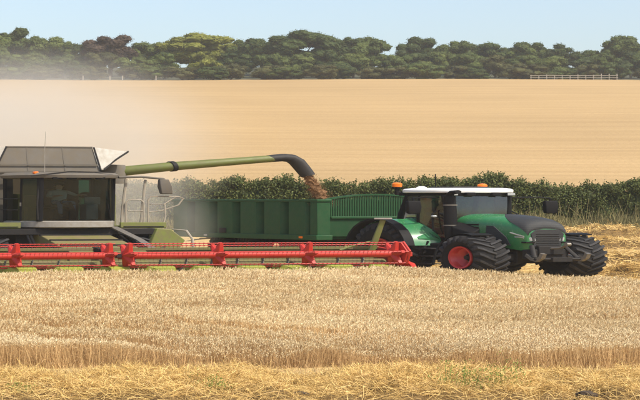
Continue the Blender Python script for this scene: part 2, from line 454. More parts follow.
def make_wheat():
    bands = [(33.0, 34.4, 740), (34.4, 36.5, 500), (36.5, 41, 370), (41, 48, 235), (48, 62.5, 155)]
    Pb = []
    for d0, d1, dens in bands:
        hw = 0.222 * d1 + 2.5
        n = int((d1 - d0) * hw * 2 * dens)
        x = rng.uniform(-hw, hw, n); d = rng.uniform(d0, d1, n)
        k = (d > near_edge(x)) & (d < far_edge(x))
        t1, t2 = track_t(x, d)
        t3 = t2 - 2.2 - .25 * np.sin(x)
        wd = np.interp(d, [33, 34.2, 35.2], [.28, .35, .75])
        k &= ~(((np.abs(t1) < wd) | (np.abs(t2) < wd * .8) | ((np.abs(t3) < .42) & (d > 35))) & (rng.random(n) < .95))
        Pb.append(np.stack([x[k], d[k]], 1))
    P2 = np.concatenate(Pb)
    Vs, Fs, Ms, Ts = [], [], [], []
    nv = 0
    def put(V, F_, m, t):
        nonlocal nv
        Vs.append(V); Fs.append(F_ + nv); Ms.append(np.full(len(F_), m)); Ts.append(t); nv += len(V)
    for near in (True, False):
        sel = P2[:, 1] < 36.5 if near else P2[:, 1] >= 36.5
        x, d = P2[sel, 0], P2[sel, 1]; n = len(x)
        sc = np.clip(d / 38., .9, 1.6)
        t1, t2 = track_t(x, d)
        dip = .62 * np.exp(-(t1 / .7) ** 2) + .62 * np.exp(-(t2 / .7) ** 2)
        lodge = np.clip(np.sin(x * .35 + d * 1.1 + 1.5 * np.sin(x * .5)) - .55, 0, 1) * .35
        hgt = WH * (0.94 + 0.07 * rng.normal(size=n).clip(-1.8, 1.8) + 0.05 * np.sin(x * .9 + d * .6) + .04 * np.sin(x * 2.3 - d * 1.3) - lodge) * (1 - np.clip(dip, 0, .62))
        base = np.stack([x, d, g(d)], 1)
        lean = rng.normal(size=(n, 3)) * np.array([.15, .09, 0]); lean[:, 2] = 1
        edge = np.clip(1 - (d - near_edge(x)) / .5, 0, 1)
        lean[:, 1] -= edge * rng.random(n) * .16
        lean[:, 0] += .12 * np.sin(x * 1.7 + d)
        D = unit(lean)
        side = np.zeros((n, 3)); ang = rng.normal(size=n) * .5; side[:, 0] = np.cos(ang); side[:, 1] = np.sin(ang)
        Ls = hgt * .90
        tn = np.clip(rng.beta(2, 2, n) + .16 * np.sin(x * .5 + 2 * np.sin(d * .35)) - lodge * .5, 0, 1)
        top = base + D * Ls[:, None]
        if near:
            bend = rng.normal(size=(n, 3)) * np.array([.02, .015, 0])
            V1, q1 = ribbons(base, D, Ls, .0085 * sc, bend, side)
            put(V1, q1, 0, np.repeat(tn * .95, 6))
        else:
            sd = side * (.005 * sc)[:, None]
            lo = base + D * (Ls * .35)[:, None]
            V1 = np.stack([lo - sd, lo + sd, top + sd, top - sd], 1).reshape(-1, 3)
            put(V1, np.arange(n)[:, None] * 4 + np.array([[0, 1, 2, 3]]), 0, np.repeat(tn * .95, 4))
        nod = unit(D + rng.normal(size=(n, 3)) * np.array([.7, .5, .35]) + np.array([.22, -.05, -.1]))
        Le = (.062 + .018 * rng.random(n)) * sc; We = (.0090 if near else .0115) * sc
        e1 = unit(np.cross(nod, rng.normal(size=(n, 3)))); e2 = np.cross(nod, e1)
        mid = top + nod * (Le * .4)[:, None]; tip = top + nod * Le[:, None]
        te = np.clip(tn * .7 + .3 * rng.random(n), 0, 1)
        if near:
            ring = [mid + (e1 * math.cos(a) + e2 * math.sin(a)) * We[:, None] for a in (0, 2 * PI / 3, 4 * PI / 3)]
            i = np.arange(n)[:, None] * 5
            put(np.stack([top] + ring + [tip], 1).reshape(-1, 3), np.concatenate([i + np.array([f]) for f in ([0, 2, 1], [0, 3, 2], [0, 1, 3], [1, 2, 4], [2, 3, 4], [3, 1, 4])]), 1, np.repeat(te, 5))
        else:
            i = np.arange(n)[:, None] * 6
            put(np.stack([top, tip, mid + e1 * We[:, None], mid - e1 * We[:, None], mid + e2 * We[:, None], mid - e2 * We[:, None]], 1).reshape(-1, 3), np.concatenate([i + np.array([[0, 2, 1, 3]]), i + np.array([[0, 4, 1, 5]])]), 1, np.repeat(te, 6))
        if near:   # dry leaves and broken stalks low in the cut face
            k = np.where(d < 34.8)[0]; k = rng.choice(k, min(len(k), 9000), replace=False); nb = len(k)
            lp = base[k] + D[k] * (hgt[k] * rng.uniform(.15, .8, nb))[:, None]
            ld = unit(rng.normal(size=(nb, 3)) * np.array([1, .6, .5]) + np.array([0, 0, -.15]))
            V3, q3 = ribbons(lp, ld, rng.uniform(.06, .16, nb), np.full(nb, .008), np.array([0, 0, .03]) * np.ones((nb, 3)))
            put(V3, q3, 0, np.repeat(rng.random(nb) * .6, 6))
    me = arrays_mesh('standing_wheat', np.concatenate(Vs), Fs, [M['wheat_stalk'], M['wheat_ear']], np.concatenate(Ms), np.concatenate(Ts))
    o = link('standing_wheat', me)
    tag(o, 'ripe pale wheat still standing between the foreground straw and the red reel', 'wheat', kind='stuff')
    return len(P2)
print('wheat stalks', make_wheat())

# ------------------------------------------------------------------ straw swaths
def swath(name, label, line, halfw, height, n, x0, x1, Lr, Wr, bedname, chaos=0.35, lumps=1.0, seed=3):
    """a windrow: lumpy bed plus loose straw lying over it.  line(x) = depth of its crest"""
    r = np.random.default_rng(seed)
    ph = r.uniform(0, 6.28, 8)
    def prof(x, t):
        lump = 1 + lumps * (.22 * np.sin(x * 1.3 + ph[0]) + .16 * np.sin(x * 2.9 + ph[1] + t * 2) + .12 * np.sin(x * 6.1 + ph[2] + t * 5) + .08 * np.sin(x * 11 + ph[3] - t * 7))
        tuss = lumps * (.26 * np.sin(x * 2.2 + 3 * t + ph[4]) * np.sin(t * 5.5 + ph[5] + .8 * np.sin(x * .9)) + .18 * np.sin(x * 5.3 - 4 * t + ph[6]) * np.sin(t * 9 + x + ph[7]))
        return height * np.clip(1 - np.abs(t) ** 2.4, 0, 1) * np.clip(lump + tuss, .15, 2.2)
    nx, nt_ = int((x1 - x0) / .12), 26
    xs = np.linspace(x0, x1, nx); ts = np.linspace(-1, 1, nt_)
    X, T = np.meshgrid(xs, ts)
    Y = line(X) + T * halfw
    Z = g(Y) + prof(X, T) * .9 - .03 + .03 * r.normal(size=X.shape)
    V = np.stack([X, Y, Z], -1).reshape(-1, 3)
    I, J = np.meshgrid(np.arange(nx - 1), np.arange(nt_ - 1))
    q = np.stack([J * nx + I, J * nx + I + 1, (J + 1) * nx + I + 1, (J + 1) * nx + I], -1).reshape(-1, 4)
    root = link(name, arrays_mesh(name, V, [q], [M['straw_bed']], smooth=True))
    tag(root, label, 'straw', kind='stuff')
    x = r.uniform(x0, x1, n); t = r.uniform(-1.1, 1.08, n) * .45 + r.normal(size=n) * .36
    rel = prof(x, np.clip(t, -1, 1)) / height
    keep = r.random(n) < np.clip(-.05 + .95 * rel, .10, 1)
    x, t = x[keep], t[keep]; n = len(x)
    y = line(x) + t * halfw
    z = g(y) + prof(x, np.clip(t, -1, 1)) * r.uniform(.75, 1.08, n) + .01
    D = r.normal(size=(n, 3)) * np.array([1.5, .8, chaos]); D = unit(D)
    L = r.uniform(Lr[0], Lr[1], n)
    P = np.stack([x, y, z], 1) - D * (L * .5)[:, None]
    bend = r.normal(size=(n, 3)) * np.array([.05, .04, .04]) * (L / .4)[:, None]
    V2, q2 = ribbons(P, D, L, r.uniform(Wr[0], Wr[1], n), bend)
    V2[:, 2] = np.maximum(V2[:, 2], g(V2[:, 1]) + .005)
    tint = np.repeat(r.beta(2.2, 1.6, n), 6)
    o = link('loose_straw', arrays_mesh('loose_straw', V2, [q2], [M['straw']], None, tint), root)
    tag(o, kind='stuff')
    return root

swath('straw_swath', 'thick golden straw swath lying along the bottom edge in front of the wheat',
      lambda x: 29.45 + .12 * np.sin(x * .8), 2.75, .24, 80000, -9.5, 9.5, (.15, .55), (.0045, .009), 'a', .6, 1.15, 5)
for i, (d0, sl, hw, ht, n, lab) in enumerate([
        (64.8, -.10, 1.5, .32, 7000, 'golden straw swath right beside the big front tyre of the tractor'),
        (73.0, -.10, 1.9, .36, 7000, 'golden straw swath in the middle of the cut strip right of the tractor'),
        (83.0, -.10, 2.2, .40, 7000, 'farther golden straw swath below the hedge on the right'),
        (93.0, -.08, 2.0, .40, 6000, 'farthest golden straw swath at the foot of the rough grass')]):
    swath('straw_swath', lab, (lambda d0, sl: (lambda x: d0 + sl * (x - 14) + .25 * np.sin(x * .9)))(d0, sl), hw, ht, n, 10.6 if i == 0 else 3, 26, (.25, .8), (.015, .03), 'b', .4, 1.3, 20 + i)

def scatter_straw():
    """loose cut straw and stubble over the harvested strip behind the wheat"""
    r = np.random.default_rng(9)
    n = 26000
    d = r.uniform(54, 98, n); x = r.uniform(-2, 27, n)
    k = (d > far_edge(x) + .3); d, x = d[k], x[k]; n = len(d)
    P = np.stack([x, d, g(d) + .01 + .05 * r.random(n)], 1)
    up = r.random(n) < .45
    D = r.normal(size=(n, 3)) * np.array([1.6, .8, .15]); D[up] = r.normal(size=(up.sum(), 3)) * .25 + np.array([0, 0, 1]); D[:, 2] = np.abs(D[:, 2]); D = unit(D)
    L = np.where(up, r.uniform(.10, .2, n), r.uniform(.2, .6, n))
    V, q = ribbons(P, D, L, np.full(n, .018), r.normal(size=(n, 3)) * .02)
    o = link('stubble', arrays_mesh('stubble', V, [q], [M['straw']], None, np.repeat(r.beta(2, 2, n), 6)))
    tag(o, 'short golden stubble and loose straw of the harvested strip around the tractor', 'stubble', kind='stuff')
    r = np.random.default_rng(19)
    n = 9000
    d = r.uniform(26.5, 33.6, n); x = r.uniform(-10, 10, n)
    P = np.stack([x, d, g(d) + .005], 1)
    D = unit(r.normal(size=(n, 3)) * np.array([.25, .25, .1]) + np.array([0, 0, 1]))
    V, q = ribbons(P, D, r.uniform(.06, .14, n), np.full(n, .009), r.normal(size=(n, 3)) * .01)
    o = link('stubble', arrays_mesh('stubble', V, [q], [M['wheat_stalk']], None, np.repeat(r.beta(2, 2, n), 6)))
    tag(o, 'cut stubble under the foreground straw at the bottom edge', 'stubble', kind='stuff')
scatter_straw()

# ------------------------------------------------------------------ trees
def ico(sub):
    b = bmesh.new(); bmesh.ops.create_icosphere(b, subdivisions=sub, radius=1)
    r_ = (np.array([tuple(v.co) for v in b.verts]), np.array([[v.index for v in f.verts] for f in b.faces])); b.free()
    return r_
ICO2, ICO3 = ico(2), ico(3)

def crown_mesh(name, w, dpt, h, n_lobes, n_leaf, size, mat, seed, flat=0.75, low=0.6, base=0.0):
    """crown of leaf clumps: lobes spread through an ellipsoid (half-widths w, dpt, height h)"""
    r = np.random.default_rng(seed)
    C = []
    while len(C) < n_lobes:
        p = r.uniform(-1, 1, 3); rr = np.linalg.norm(p)
        if rr > 1 or rr < .35: continue
        if p[2] < -.55 and r.random() < low: continue
        C.append(p * np.array([w * .90, dpt, h * .40]) * (.80 + .14 * r.random()))
    C = np.array(C)
    rad = r.uniform(.27, .40, n_lobes)
    lobe = r.integers(0, n_lobes, n_leaf)
    u = unit(r.normal(size=(n_leaf, 3)))
    shell = r.uniform(.74, 1.06, n_leaf)
    ext = np.array([w * .85, min(w, dpt), h * .5 * flat])
    P = C[lobe] + u * (rad[lobe] * shell)[:, None] * ext
    P[:, 2] += h * .5 + base
    # leaves face outward and up, with scatter
    N = unit(u * np.array([.6, 1, 1]) + np.array([0, 0, .45]) + r.normal(size=(n_leaf, 3)) * .45)
    V, q = leaf_quads(P, N, size * r.uniform(.6, 1.3, n_leaf), 1.5)
    tone = r.uniform(0, 1, n_lobes)
    tint = np.repeat(np.clip(tone[lobe] * .65 + .35 * r.random(n_leaf), 0, 1), 4)
    # added solid core: a knobbly leafy mass inside each clump that blocks the sky
    Vi, Fi = ICO3 if n_lobes > 36 else ICO2
    k = len(Vi)
    jit = 1 + .13 * r.normal(size=(n_lobes, k, 1)).clip(-1.8, 1.8)
    VC = C[:, None, :] + Vi[None] * jit * (rad * .74)[:, None, None] * ext
    VC[:, :, 2] += h * .5 + base
    FC = (Fi[None] + (np.arange(n_lobes) * k)[:, None, None]).reshape(-1, 3) + len(V)
    tc_ = np.clip(np.repeat(tone * .62, k) + .38 * r.random(n_lobes * k), 0, 1)
    return arrays_mesh(name, np.concatenate([V, VC.reshape(-1, 3)]), [q, FC], [M[mat]], None, np.concatenate([tint, tc_])), C, rad

ORD = ['first', 'second', 'third', 'fourth', 'fifth', 'sixth', 'seventh', 'eighth', 'ninth', 'tenth', 'eleventh', 'twelfth', 'thirteenth', 'fourteenth',
       'fifteenth', 'sixteenth', 'seventeenth', 'eighteenth', 'nineteenth', 'twentieth', 'twenty-first', 'twenty-second', 'twenty-third', 'twenty-fourth', 'twenty-fifth',
       'twenty-sixth', 'twenty-seventh', 'twenty-eighth']

def tree(name, label, group, px, top, wpx, d, mat, seed, leaves, size, clear=.28, lobes=26, cat='tree', low=.6):
    x = (px - 320) * d / F
    zb = float(g(d))
    ht = (H - (top - 200) * d / F) - zb
    hw = wpx * .5 * d / F
    root = empty(name, (x, d, zb))
    tag(root, label, cat, group)
    me, C, rad = crown_mesh('crown', hw * .88, max(2.0, hw * .5), ht * (1 - clear) * .93, lobes, leaves, size, mat, seed, .75, low)
    link('crown', me, root, (0, 0, ht * clear))
    r = random.Random(seed)
    mb = MB()
    tr = .045 * ht * (.8 + .4 * r.random())
    k = r.uniform(-.4, .4)
    fork = Vector((k, r.uniform(-.3, .3), ht * (clear + .16)))
    mb.tube([(0, 0, -.3), (k * .2, 0, ht * clear * .5), fork], [tr * 1.25, tr, tr * .7], 7)
    for j in range(6):
        c = C[r.randrange(len(C))]
        tip = Vector((c[0] * .8, c[1] * .8, ht * clear + c[2] * .8 + ht * (1 - clear) * .48))
        if tip.z < fork.z + .2: tip.z = fork.z + .3
        midp = fork.lerp(tip, .5) + Vector((r.uniform(-.3, .3), r.uniform(-.3, .3), -.2))
        mb.tube([fork - Vector((0, 0, .3)), midp, tip], [tr * .5, tr * .33, tr * .12], 5)
    part('trunk', mb, 'bark', root)
    return root

sky_trees = [  # px, top y, width px, material, look
    (-14, 24, 50, 'leaf_mid', 'green tree cut by the left edge'),
    (18, 23, 56, 'leaf_mid', 'tall grey-green rounded tree'),
    (50, 31, 48, 'leaf_pale', 'pale green rounded tree'),
    (76, 36, 40, 'leaf_mid', 'low green tree'),
    (110, 30, 66, 'leaf_brown', 'dark purplish-brown tree'),
    (150, 37, 50, 'leaf_pale', 'pale green bushy tree'),
    (197, 28, 100, 'leaf_yellow', 'broad yellow-green spreading tree'),
    (243, 37, 40, 'leaf_mid', 'small green tree'),
    (262, 31, 50, 'leaf_dark', 'dark green flat-topped tree'),
    (302, 25, 84, 'leaf_dark', 'tall broad dark green tree'),
    (338, 31, 46, 'leaf_dark', 'dark green rounded tree'),
    (369, 31, 48, 'leaf_mid', 'mid green domed tree'),
    (418, 31, 50, 'leaf_dark', 'dark domed tree right of the skyline notch'),
    (458, 36, 50, 'leaf_mid', 'mid green domed tree'),
    (494, 37, 52, 'leaf_dark', 'dark green domed tree'),
    (528, 37, 46, 'leaf_mid', 'mid green domed tree'),
    (558, 42, 44, 'leaf_dark', 'low dark green tree'),
    (587, 46, 44, 'leaf_dark', 'lowest dark tree of the skyline'),
    (622, 30, 50, 'leaf_mid', 'spreading open-crowned tree standing above its neighbours'),
    (655, 34, 46, 'leaf_mid', 'green tree cut by the right edge')]
for i, (px, top, w, m, look) in enumerate(sky_trees):
    tree('broadleaf_tree', f'{look}, {ORD[i]} from the left on the wood skyline', 'trees along the wood skyline', px, top - 1, w * 1.12, 352 + (i * 7) % 9, m, 100 + i, int(75 * w + 1500), .32, .14, 30 + int(w / 3.2), low=.2)
mid = [(5, 45), (36, 47), (64, 50), (98, 47), (130, 52), (165, 48), (208, 45), (236, 48), (268, 46), (296, 47), (330, 44), (356, 49), (388, 47), (404, 45), (436, 45), (470, 47), (498, 50), (524, 49), (552, 52), (578, 54), (606, 49), (634, 48)]
mats = ['leaf_mid', 'leaf_pale', 'leaf_mid', 'leaf_olive', 'leaf_pale', 'leaf_mid', 'leaf_yellow', 'leaf_dark', 'leaf_mid', 'leaf_pale', 'leaf_dark', 'leaf_pale', 'leaf_mid', 'leaf_dark', 'leaf_pale', 'leaf_mid', 'leaf_olive', 'leaf_mid', 'leaf_pale', 'leaf_dark', 'leaf_mid', 'leaf_dark']
look = {'leaf_mid': 'mid green tree', 'leaf_pale': 'pale green tree', 'leaf_olive': 'olive tree', 'leaf_yellow': 'yellow-green tree', 'leaf_dark': 'dark green tree'}
for i, (px, top) in enumerate(mid):
    tree('broadleaf_tree', f'{look[mats[i]]}, {ORD[i]} from the left in the lower tier under the skyline', 'trees of the lower tier of the wood', px + 3 * math.sin(i * 5), top, 50 + 8 * math.sin(i * 3.1), 341 + (i * 5) % 6, mats[i], 200 + i, 4300, .33, .03, 36, low=0)
for i in range(25):
    px = -8 + i * 27.2 + 6 * math.sin(i * 2.7)
    top = 62 + 3.5 * math.sin(i * 1.9) + 2 * math.sin(i * 4.3)
    m = ['leaf_olive', 'leaf_mid', 'leaf_olive', 'leaf_dark', 'leaf_olive'][i % 5]
    tree('scrub_bush', f'{ {"leaf_olive": "olive-brown", "leaf_mid": "green", "leaf_dark": "dark green"}[m]} scrub bush, {ORD[i]} from the left along the far field edge', 'scrub bushes along the far field edge',
         px, top, 50 + 8 * math.sin(i * 1.3), 332 + (i * 3) % 4, m, 300 + i, 3000, .30, -.12, 36, 'bush', low=0)

# far field-edge posts and rail fence
for px, y0, lab in [(83, 75.5, 'first'), (110, 76, 'second'), (122.5, 76, 'third'), (156, 76, 'fourth')]:
    d = 328.0
    x = (px - 320) * d / F; zb = float(g(d))
    mb = MB(); mb.prism([(-.11, -.11), (.11, -.11), (.11, .11), (-.11, .11)], 'w', -.3, .80); mb.prism([(-.13, -.13), (.13, -.13), (.13, .13), (-.13, .13)], 'w', .80, .86)
    o = part('fence_post', mb, 'fence_wood', None, smooth=False, loc=(x, d, zb))
    tag(o, f'small pale post at the far field edge, {lab} from the left below the wood', 'post', 'pale posts at the far field edge')
d = 327.0
x0, x1 = (531 - 320) * d / F, (617 - 320) * d / F
fb = empty('rail_fence', ((x0 + x1) / 2, d, float(g(d))))
tag(fb, 'white post and rail fence at the far field edge below the wood', 'fence')
npst = 12
for i in range(npst):
    mb = MB(); hgt = (1.05, .95, 1.1, 1.0)[i % 4] if i < 9 else 1.3
    mb.box(-.09, .09, -.1, .1, -.3, hgt)
    part('post', mb, 'fence_wood', fb, smooth=False, loc=(x0 + (x1 - x0) * i / (npst - 1) - (x0 + x1) / 2, 0, 0))
for w in (.40, .85):
    mb = MB(); mb.box(x0 - (x0 + x1) / 2 - .2, x1 - (x0 + x1) / 2 + .2, -.17, -.11, w, w + .11)
    part('rail', mb, 'fence_wood', fb, smooth=False)

# ------------------------------------------------------------------ hedge behind the machines
def hedge():
    r = np.random.default_rng(41)
    xs = np.array([-30, -14, -10, -6, -2, 0, 2, 5, 8, 10, 11, 12.5, 14, 16, 18, 20, 24, 34.])
    hs = np.array([2.7, 2.75, 2.75, 2.95, 3.05, 2.75, 2.8, 2.95, 2.95, 3.1, 3.25, 3.1, 2.65, 2.6, 2.6, 2.85, 2.55, 2.6])
    ph = r.uniform(0, 6.28, 6)
    def top(x):
        return np.interp(x, xs, hs) + .12 * np.sin(x * 1.9 + ph[0]) + .10 * np.sin(x * 4.1 + ph[1]) + .08 * np.sin(x * 8.7 + ph[2])
    d0 = 101.5
    root = empty('hedge', (0, d0, float(g(d0))))
    tag(root, 'long dense dark green hedge running across behind the trailer and tractor', 'hedge')
    zb = float(g(d0))
    # leaf clumps over a lumpy rounded cross-section
    n_l = 1900
    lx = r.uniform(-24, 30, n_l); lt = top(lx)
    hh = r.uniform(.05, 1, n_l)                                  # height up the section
    bulge = 1.15 * np.sqrt(np.clip(1 - (hh * .92) ** 5, 0, 1)) * (.85 + .3 * np.sin(lx * .8 + ph[3]) * np.sin(lx * 2.1 + hh * 4))
    ontop = r.random(n_l) < .25
    cy = np.where(ontop, r.uniform(-1, 1, n_l), -bulge); cz = np.where(ontop, lt - .25, hh * lt - .2)
    C = np.stack([lx, cy, cz], 1); rad = r.uniform(.28, .62, n_l)
    tone = r.random(n_l)
    n = 96000
    k = r.integers(0, n_l, n)
    u = unit(r.normal(size=(n, 3)))
    P = C[k] + u * (rad[k] * r.uniform(.4, 1.05, n))[:, None] * np.array([1.5, .8, .75])
    P[:, 2] = np.maximum(P[:, 2], .1)
    N = unit(u + np.array([0, -.1, .45]) + r.normal(size=(n, 3)) * .6)
    V, q = leaf_quads(P, N, r.uniform(.09, .19, n), 1.4)
    tint = np.repeat(np.clip(tone[k] * .55 + .45 * r.random(n) ** 1.5, 0, 1), 4)
    link('foliage', arrays_mesh('foliage', V, [q], [M['hedge_leaf']], None, tint), root)
    # upright shoots breaking the top line
    n = 1500
    x = r.uniform(-26, 32, n); t = top(x)
    P = np.stack([x, r.uniform(-.6, .6, n), t - .4], 1)
    D = unit(np.stack([r.normal(size=n) * .3, r.normal(size=n) * .2, np.ones(n)], 1))
    L = r.uniform(.3, .7, n)
    V1, q1 = ribbons(P, D, L, np.full(n, .03), r.normal(size=(n, 3)) * .03)
    m = 7
    Pl = np.repeat(P, m, 0) + np.repeat(D * L[:, None], m, 0) * r.uniform(.35, 1.05, n * m)[:, None] + r.normal(size=(n * m, 3)) * .05
    V2, q2 = leaf_quads(Pl, unit(r.normal(size=(n * m, 3)) + np.array([0, -.2, .4])), r.uniform(.10, .18, n * m), 1.5)
    tt = np.concatenate([np.repeat(r.random(n) * .5, 6), np.repeat(.35 + .6 * r.random(n * m), 4)])
    link('shoots', arrays_mesh('shoots', np.concatenate([V1, V2]), [q1, q2 + len(V1)], [M['hedge_leaf']], None, tt), root)
    # added solid core, coloured dark, that stops the daylight
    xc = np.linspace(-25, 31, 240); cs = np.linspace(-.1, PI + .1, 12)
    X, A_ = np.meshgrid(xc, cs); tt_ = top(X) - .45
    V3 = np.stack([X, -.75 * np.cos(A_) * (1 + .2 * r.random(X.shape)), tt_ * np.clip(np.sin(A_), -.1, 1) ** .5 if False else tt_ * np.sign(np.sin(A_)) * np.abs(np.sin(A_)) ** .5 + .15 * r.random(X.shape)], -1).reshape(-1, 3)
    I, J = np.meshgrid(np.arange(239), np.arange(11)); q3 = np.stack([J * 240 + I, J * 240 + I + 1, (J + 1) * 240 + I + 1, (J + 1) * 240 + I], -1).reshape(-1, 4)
    link('blocker_core', arrays_mesh('blocker_core', V3, [q3], [M['hedge_leaf']], None, .3 * r.random(len(V3))), root)
    # inner woody mass: stems
    mb = MB()
    rr = random.Random(4)
    for i in range(150):
        x = rr.uniform(-26, 32); h = float(top(np.array([x]))[0])
        mb.tube([(x, rr.uniform(-.5, .5), -.3), (x + rr.uniform(-.3, .3), rr.uniform(-.5, .5), h * .5), (x + rr.uniform(-.6, .6), rr.uniform(-.7, .7), h * .85)], [.06, .045, .015], 5)
    o = part('stems', mb, 'bark', root)
    o['kind'] = 'stuff'
    # rough grass at its foot
    n = 17000
    x = r.uniform(-14, 30, n); y = r.uniform(97.3, 100.6, n)
    clump = .5 + .5 * np.sin(x * 1.1 + y) * np.sin(x * .37 + 2)
    P = np.stack([x, y, g(y)], 1)
    D = unit(np.stack([r.normal(size=n) * .35, r.normal(size=n) * .3 - .1, np.ones(n)], 1))
    L = r.uniform(.35, .95, n) * (.6 + .6 * clump) * np.interp(y, [97.3, 98.5, 100.6], [.45, .9, 1.35])
    V, q = ribbons(P, D, L, r.uniform(.025, .05, n), r.normal(size=(n, 3)) * .06)
    tint = np.repeat(np.clip(r.beta(1.4, 2.0, n) + .25 * clump, 0, 1), 6)
    n2 = 380
    x = r.uniform(6, 30, n2); y = r.uniform(98, 100.3, n2)
    P2 = np.stack([x, y, g(y)], 1); D2 = unit(np.stack([r.normal(size=n2) * .3, r.normal(size=n2) * .2, np.ones(n2)], 1))
    V2, q2 = ribbons(P2, D2, r.uniform(1.0, 1.9, n2), np.full(n2, .022), r.normal(size=(n2, 3)) * .05)
    o = link('rough_grass', arrays_mesh('rough_grass', np.concatenate([V, V2]), [q, q2 + len(V)], [M['rough_grass']], None, np.concatenate([tint, np.repeat(.6 + .4 * r.random(n2), 6)])))
    tag(o, 'rough unmown green grass with dry stalks along the foot of the hedge', 'grass', kind='stuff')
hedge()

# ------------------------------------------------------------------ wheels
def wheel(parent, fr, c, D, W, rimD, rim_mat, out, lugs=22, name='wheel', spin=0.0, lead=0.36):
    """agricultural wheel about the v axis at c; out = +1/-1 the side of the dished outer face"""
    base = fr([c])[0]
    wo = empty(name, tuple(base), parent)
    r0 = D / 2 - .05 * D / 1.7; rr = rimD / 2; hw = W / 2
    prof = [(-hw * .72, rr), (-hw * .98, rr + (r0 - rr) * .35), (-hw, rr + (r0 - rr) * .62), (-hw * .93, r0 - .07), (-hw * .72, r0 - .015), (-hw * .3, r0 + .006), (0, r0 + .01)]
    prof = prof + [(-a, b) for a, b in prof[::-1][1:]]
    mb = MB(); mb.lathe(prof, (0, 0, 0), 'v', 40)
    part('tyre', mb, 'tyre', wo, fr, angle=50)
    # lugs: bent bars running from the crown to the shoulder
    mb = MB()
    R1 = D / 2
    for s in (-1, 1):
        for i in range(lugs):
            th0 = 2 * PI * (i + (.5 if s > 0 else 0)) / lugs + spin
            secs = []
            for q in (-.06, .35, .72, .97, 1.03):
                v = s * hw * q
                th = th0 - lead * (1 - abs(q)) ** 1.0 * (1 if q > -.01 else 1)
                ro = R1 if q < .9 else (R1 - .03 if q < 1 else R1 - .15)
                ri = r0 - .05 if q < .9 else (r0 - .10 if q < 1 else r0 - .2)
                wd = (.040 + .02 * abs(q)) * D / 1.7
                ring = []
                for rad_, sg in ((ri, -1.25), (ri, 1.25), (ro, .8), (ro, -.8)):
                    t2 = th + sg * wd / R1
                    ring.append((rad_ * math.cos(t2), v, rad_ * math.sin(t2)))
                secs.append(ring)
            mb.loft(secs)
    o = part('tread', mb, 'lug', wo, fr, smooth=False)
    o['kind'] = 'stuff'
    mb = MB()
    pr = [(.0, .02), (.0, rr * .30), (-.02, rr * .34), (-.02, rr * .45), (hw * .30, rr * .72), (hw * .34, rr * .84), (hw * .70, rr * .88), (hw * .74, rr * 1.02), (hw * .64, rr * 1.03)]
    # dish: hub face sits near mid wheel, flange at the outside
    mb.lathe([(out * (a + hw * .18), b) for a, b in pr], (0, 0, 0), 'v', 36)
    rim = part('rim', mb, rim_mat, wo, fr, angle=40)
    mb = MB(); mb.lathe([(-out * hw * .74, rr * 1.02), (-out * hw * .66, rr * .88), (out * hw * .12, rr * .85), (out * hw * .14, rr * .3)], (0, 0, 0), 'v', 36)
    part('rim_barrel', mb, 'dark_metal', wo, fr, angle=40)  # barrel coloured dark for the shade and dirt inside the rim
    mb = MB(); mb.lathe([(out * hw * .05, .001), (out * (hw * .18 + .11), rr * .22), (out * (hw * .18 + .05), rr * .26), (out * hw * .05, rr * .26)][:0] or [(out * hw * .1, rr * .27), (out * (hw * .18 + .07), rr * .26), (out * (hw * .18 + .12), rr * .18), (out * (hw * .18 + .12), .002)], (0, 0, 0), 'v', 18)
    part('hub', mb, 'dark_metal', wo, fr)
    mb = MB()
    for i in range(10):
        t = 2 * PI * i / 10
        mb.lathe([(out * hw * .12, .022), (out * (hw * .18 + .03), .022), (out * (hw * .18 + .03), .001)], (rr * .38 * math.cos(t), 0, rr * .38 * math.sin(t)), 'v', 6)
    part('wheel_nuts', mb, 'steel', wo, fr)['kind'] = 'stuff'
    return wo

# ------------------------------------------------------------------ grain trailer
TA = 64.0
tf = Frame(TA, 1.0)
t_near = Vector(((325 - 320) * 68.6 / F, 68.6, 0))          # near front corner on the ground
TW, TL = 2.5, 8.0
off = tf([(-TL / 2, TW / 2, 0)])[0]
tb = Vector((t_near.x + off[0], t_near.y + off[1], 0)); tb.z = float(g(tb.y)) - .02
trailer = empty('grain_trailer', tb)
tag(trailer, 'dark green high-sided grain trailer hitched behind the tractor', 'trailer')
W0, W1 = 1.30, 3.6 - tb.z          # floor and top rail heights above the ground
hu, hv = TL / 2, TW / 2
mb = MB(); mb.box(-hu + .05, hu - .05, -hv + .1, hv - .1, W0 - .12, W0)
part('floor', mb, 'trailer_green', trailer, tf, False)
for s in (-1, 1):
    mb = MB(); mb.box(-hu, hu, s * hv - .03, s * hv + .03, W0, W1 - .06)
    part('side_wall', mb, 'trailer_green', trailer, tf, False)
    mb = MB(); mb.box(-hu - .06, hu + .1, s * (hv + .06) - .18, s * (hv + .06) + .18, W1 - .08, W1 + .03)
    part('top_rail', mb, 'trailer_rib', trailer, tf, bevel=.02)
    mb = MB(); mb.box(-hu - .06, hu + .1, s * (hv + .06) - .20, s * (hv + .06) + .20, W0 - .16, W0 + .06)
    part('bottom_rail', mb, 'trailer_rib', trailer, tf, bevel=.02)
rib = MB(); rib.prism([(-.47, 0), (-.42, -.20), (.42, -.20), (.47, 0)], 'w', W0 + .06, W1 - .08)
rib_o = None
for s in (-1, 1):
    for i in range(6):
        u = -hu + .55 + i * (TL - 1.50) / 5
        loc = tf([(u, s * (hv + .032), 0)])[0]
        if s == -1:
            if rib_o is None:
                rib_o = part('rib', rib, 'trailer_rib', trailer, tf, False, loc=tuple(loc))
                o = rib_o
            else:
                o = link('rib', rib_o.data, trailer, tuple(loc))
        elif i == 0:
            mbx = MB(); mbx.prism([(-.47, 0), (.47, 0), (.42, .20), (-.42, .20)], 'w', W0 + .06, W1 - .08)
            rib_f = part('rib', mbx, 'trailer_rib', trailer, tf, False, loc=tuple(loc))
        else:
            link('rib', rib_f.data, trailer, tuple(loc))
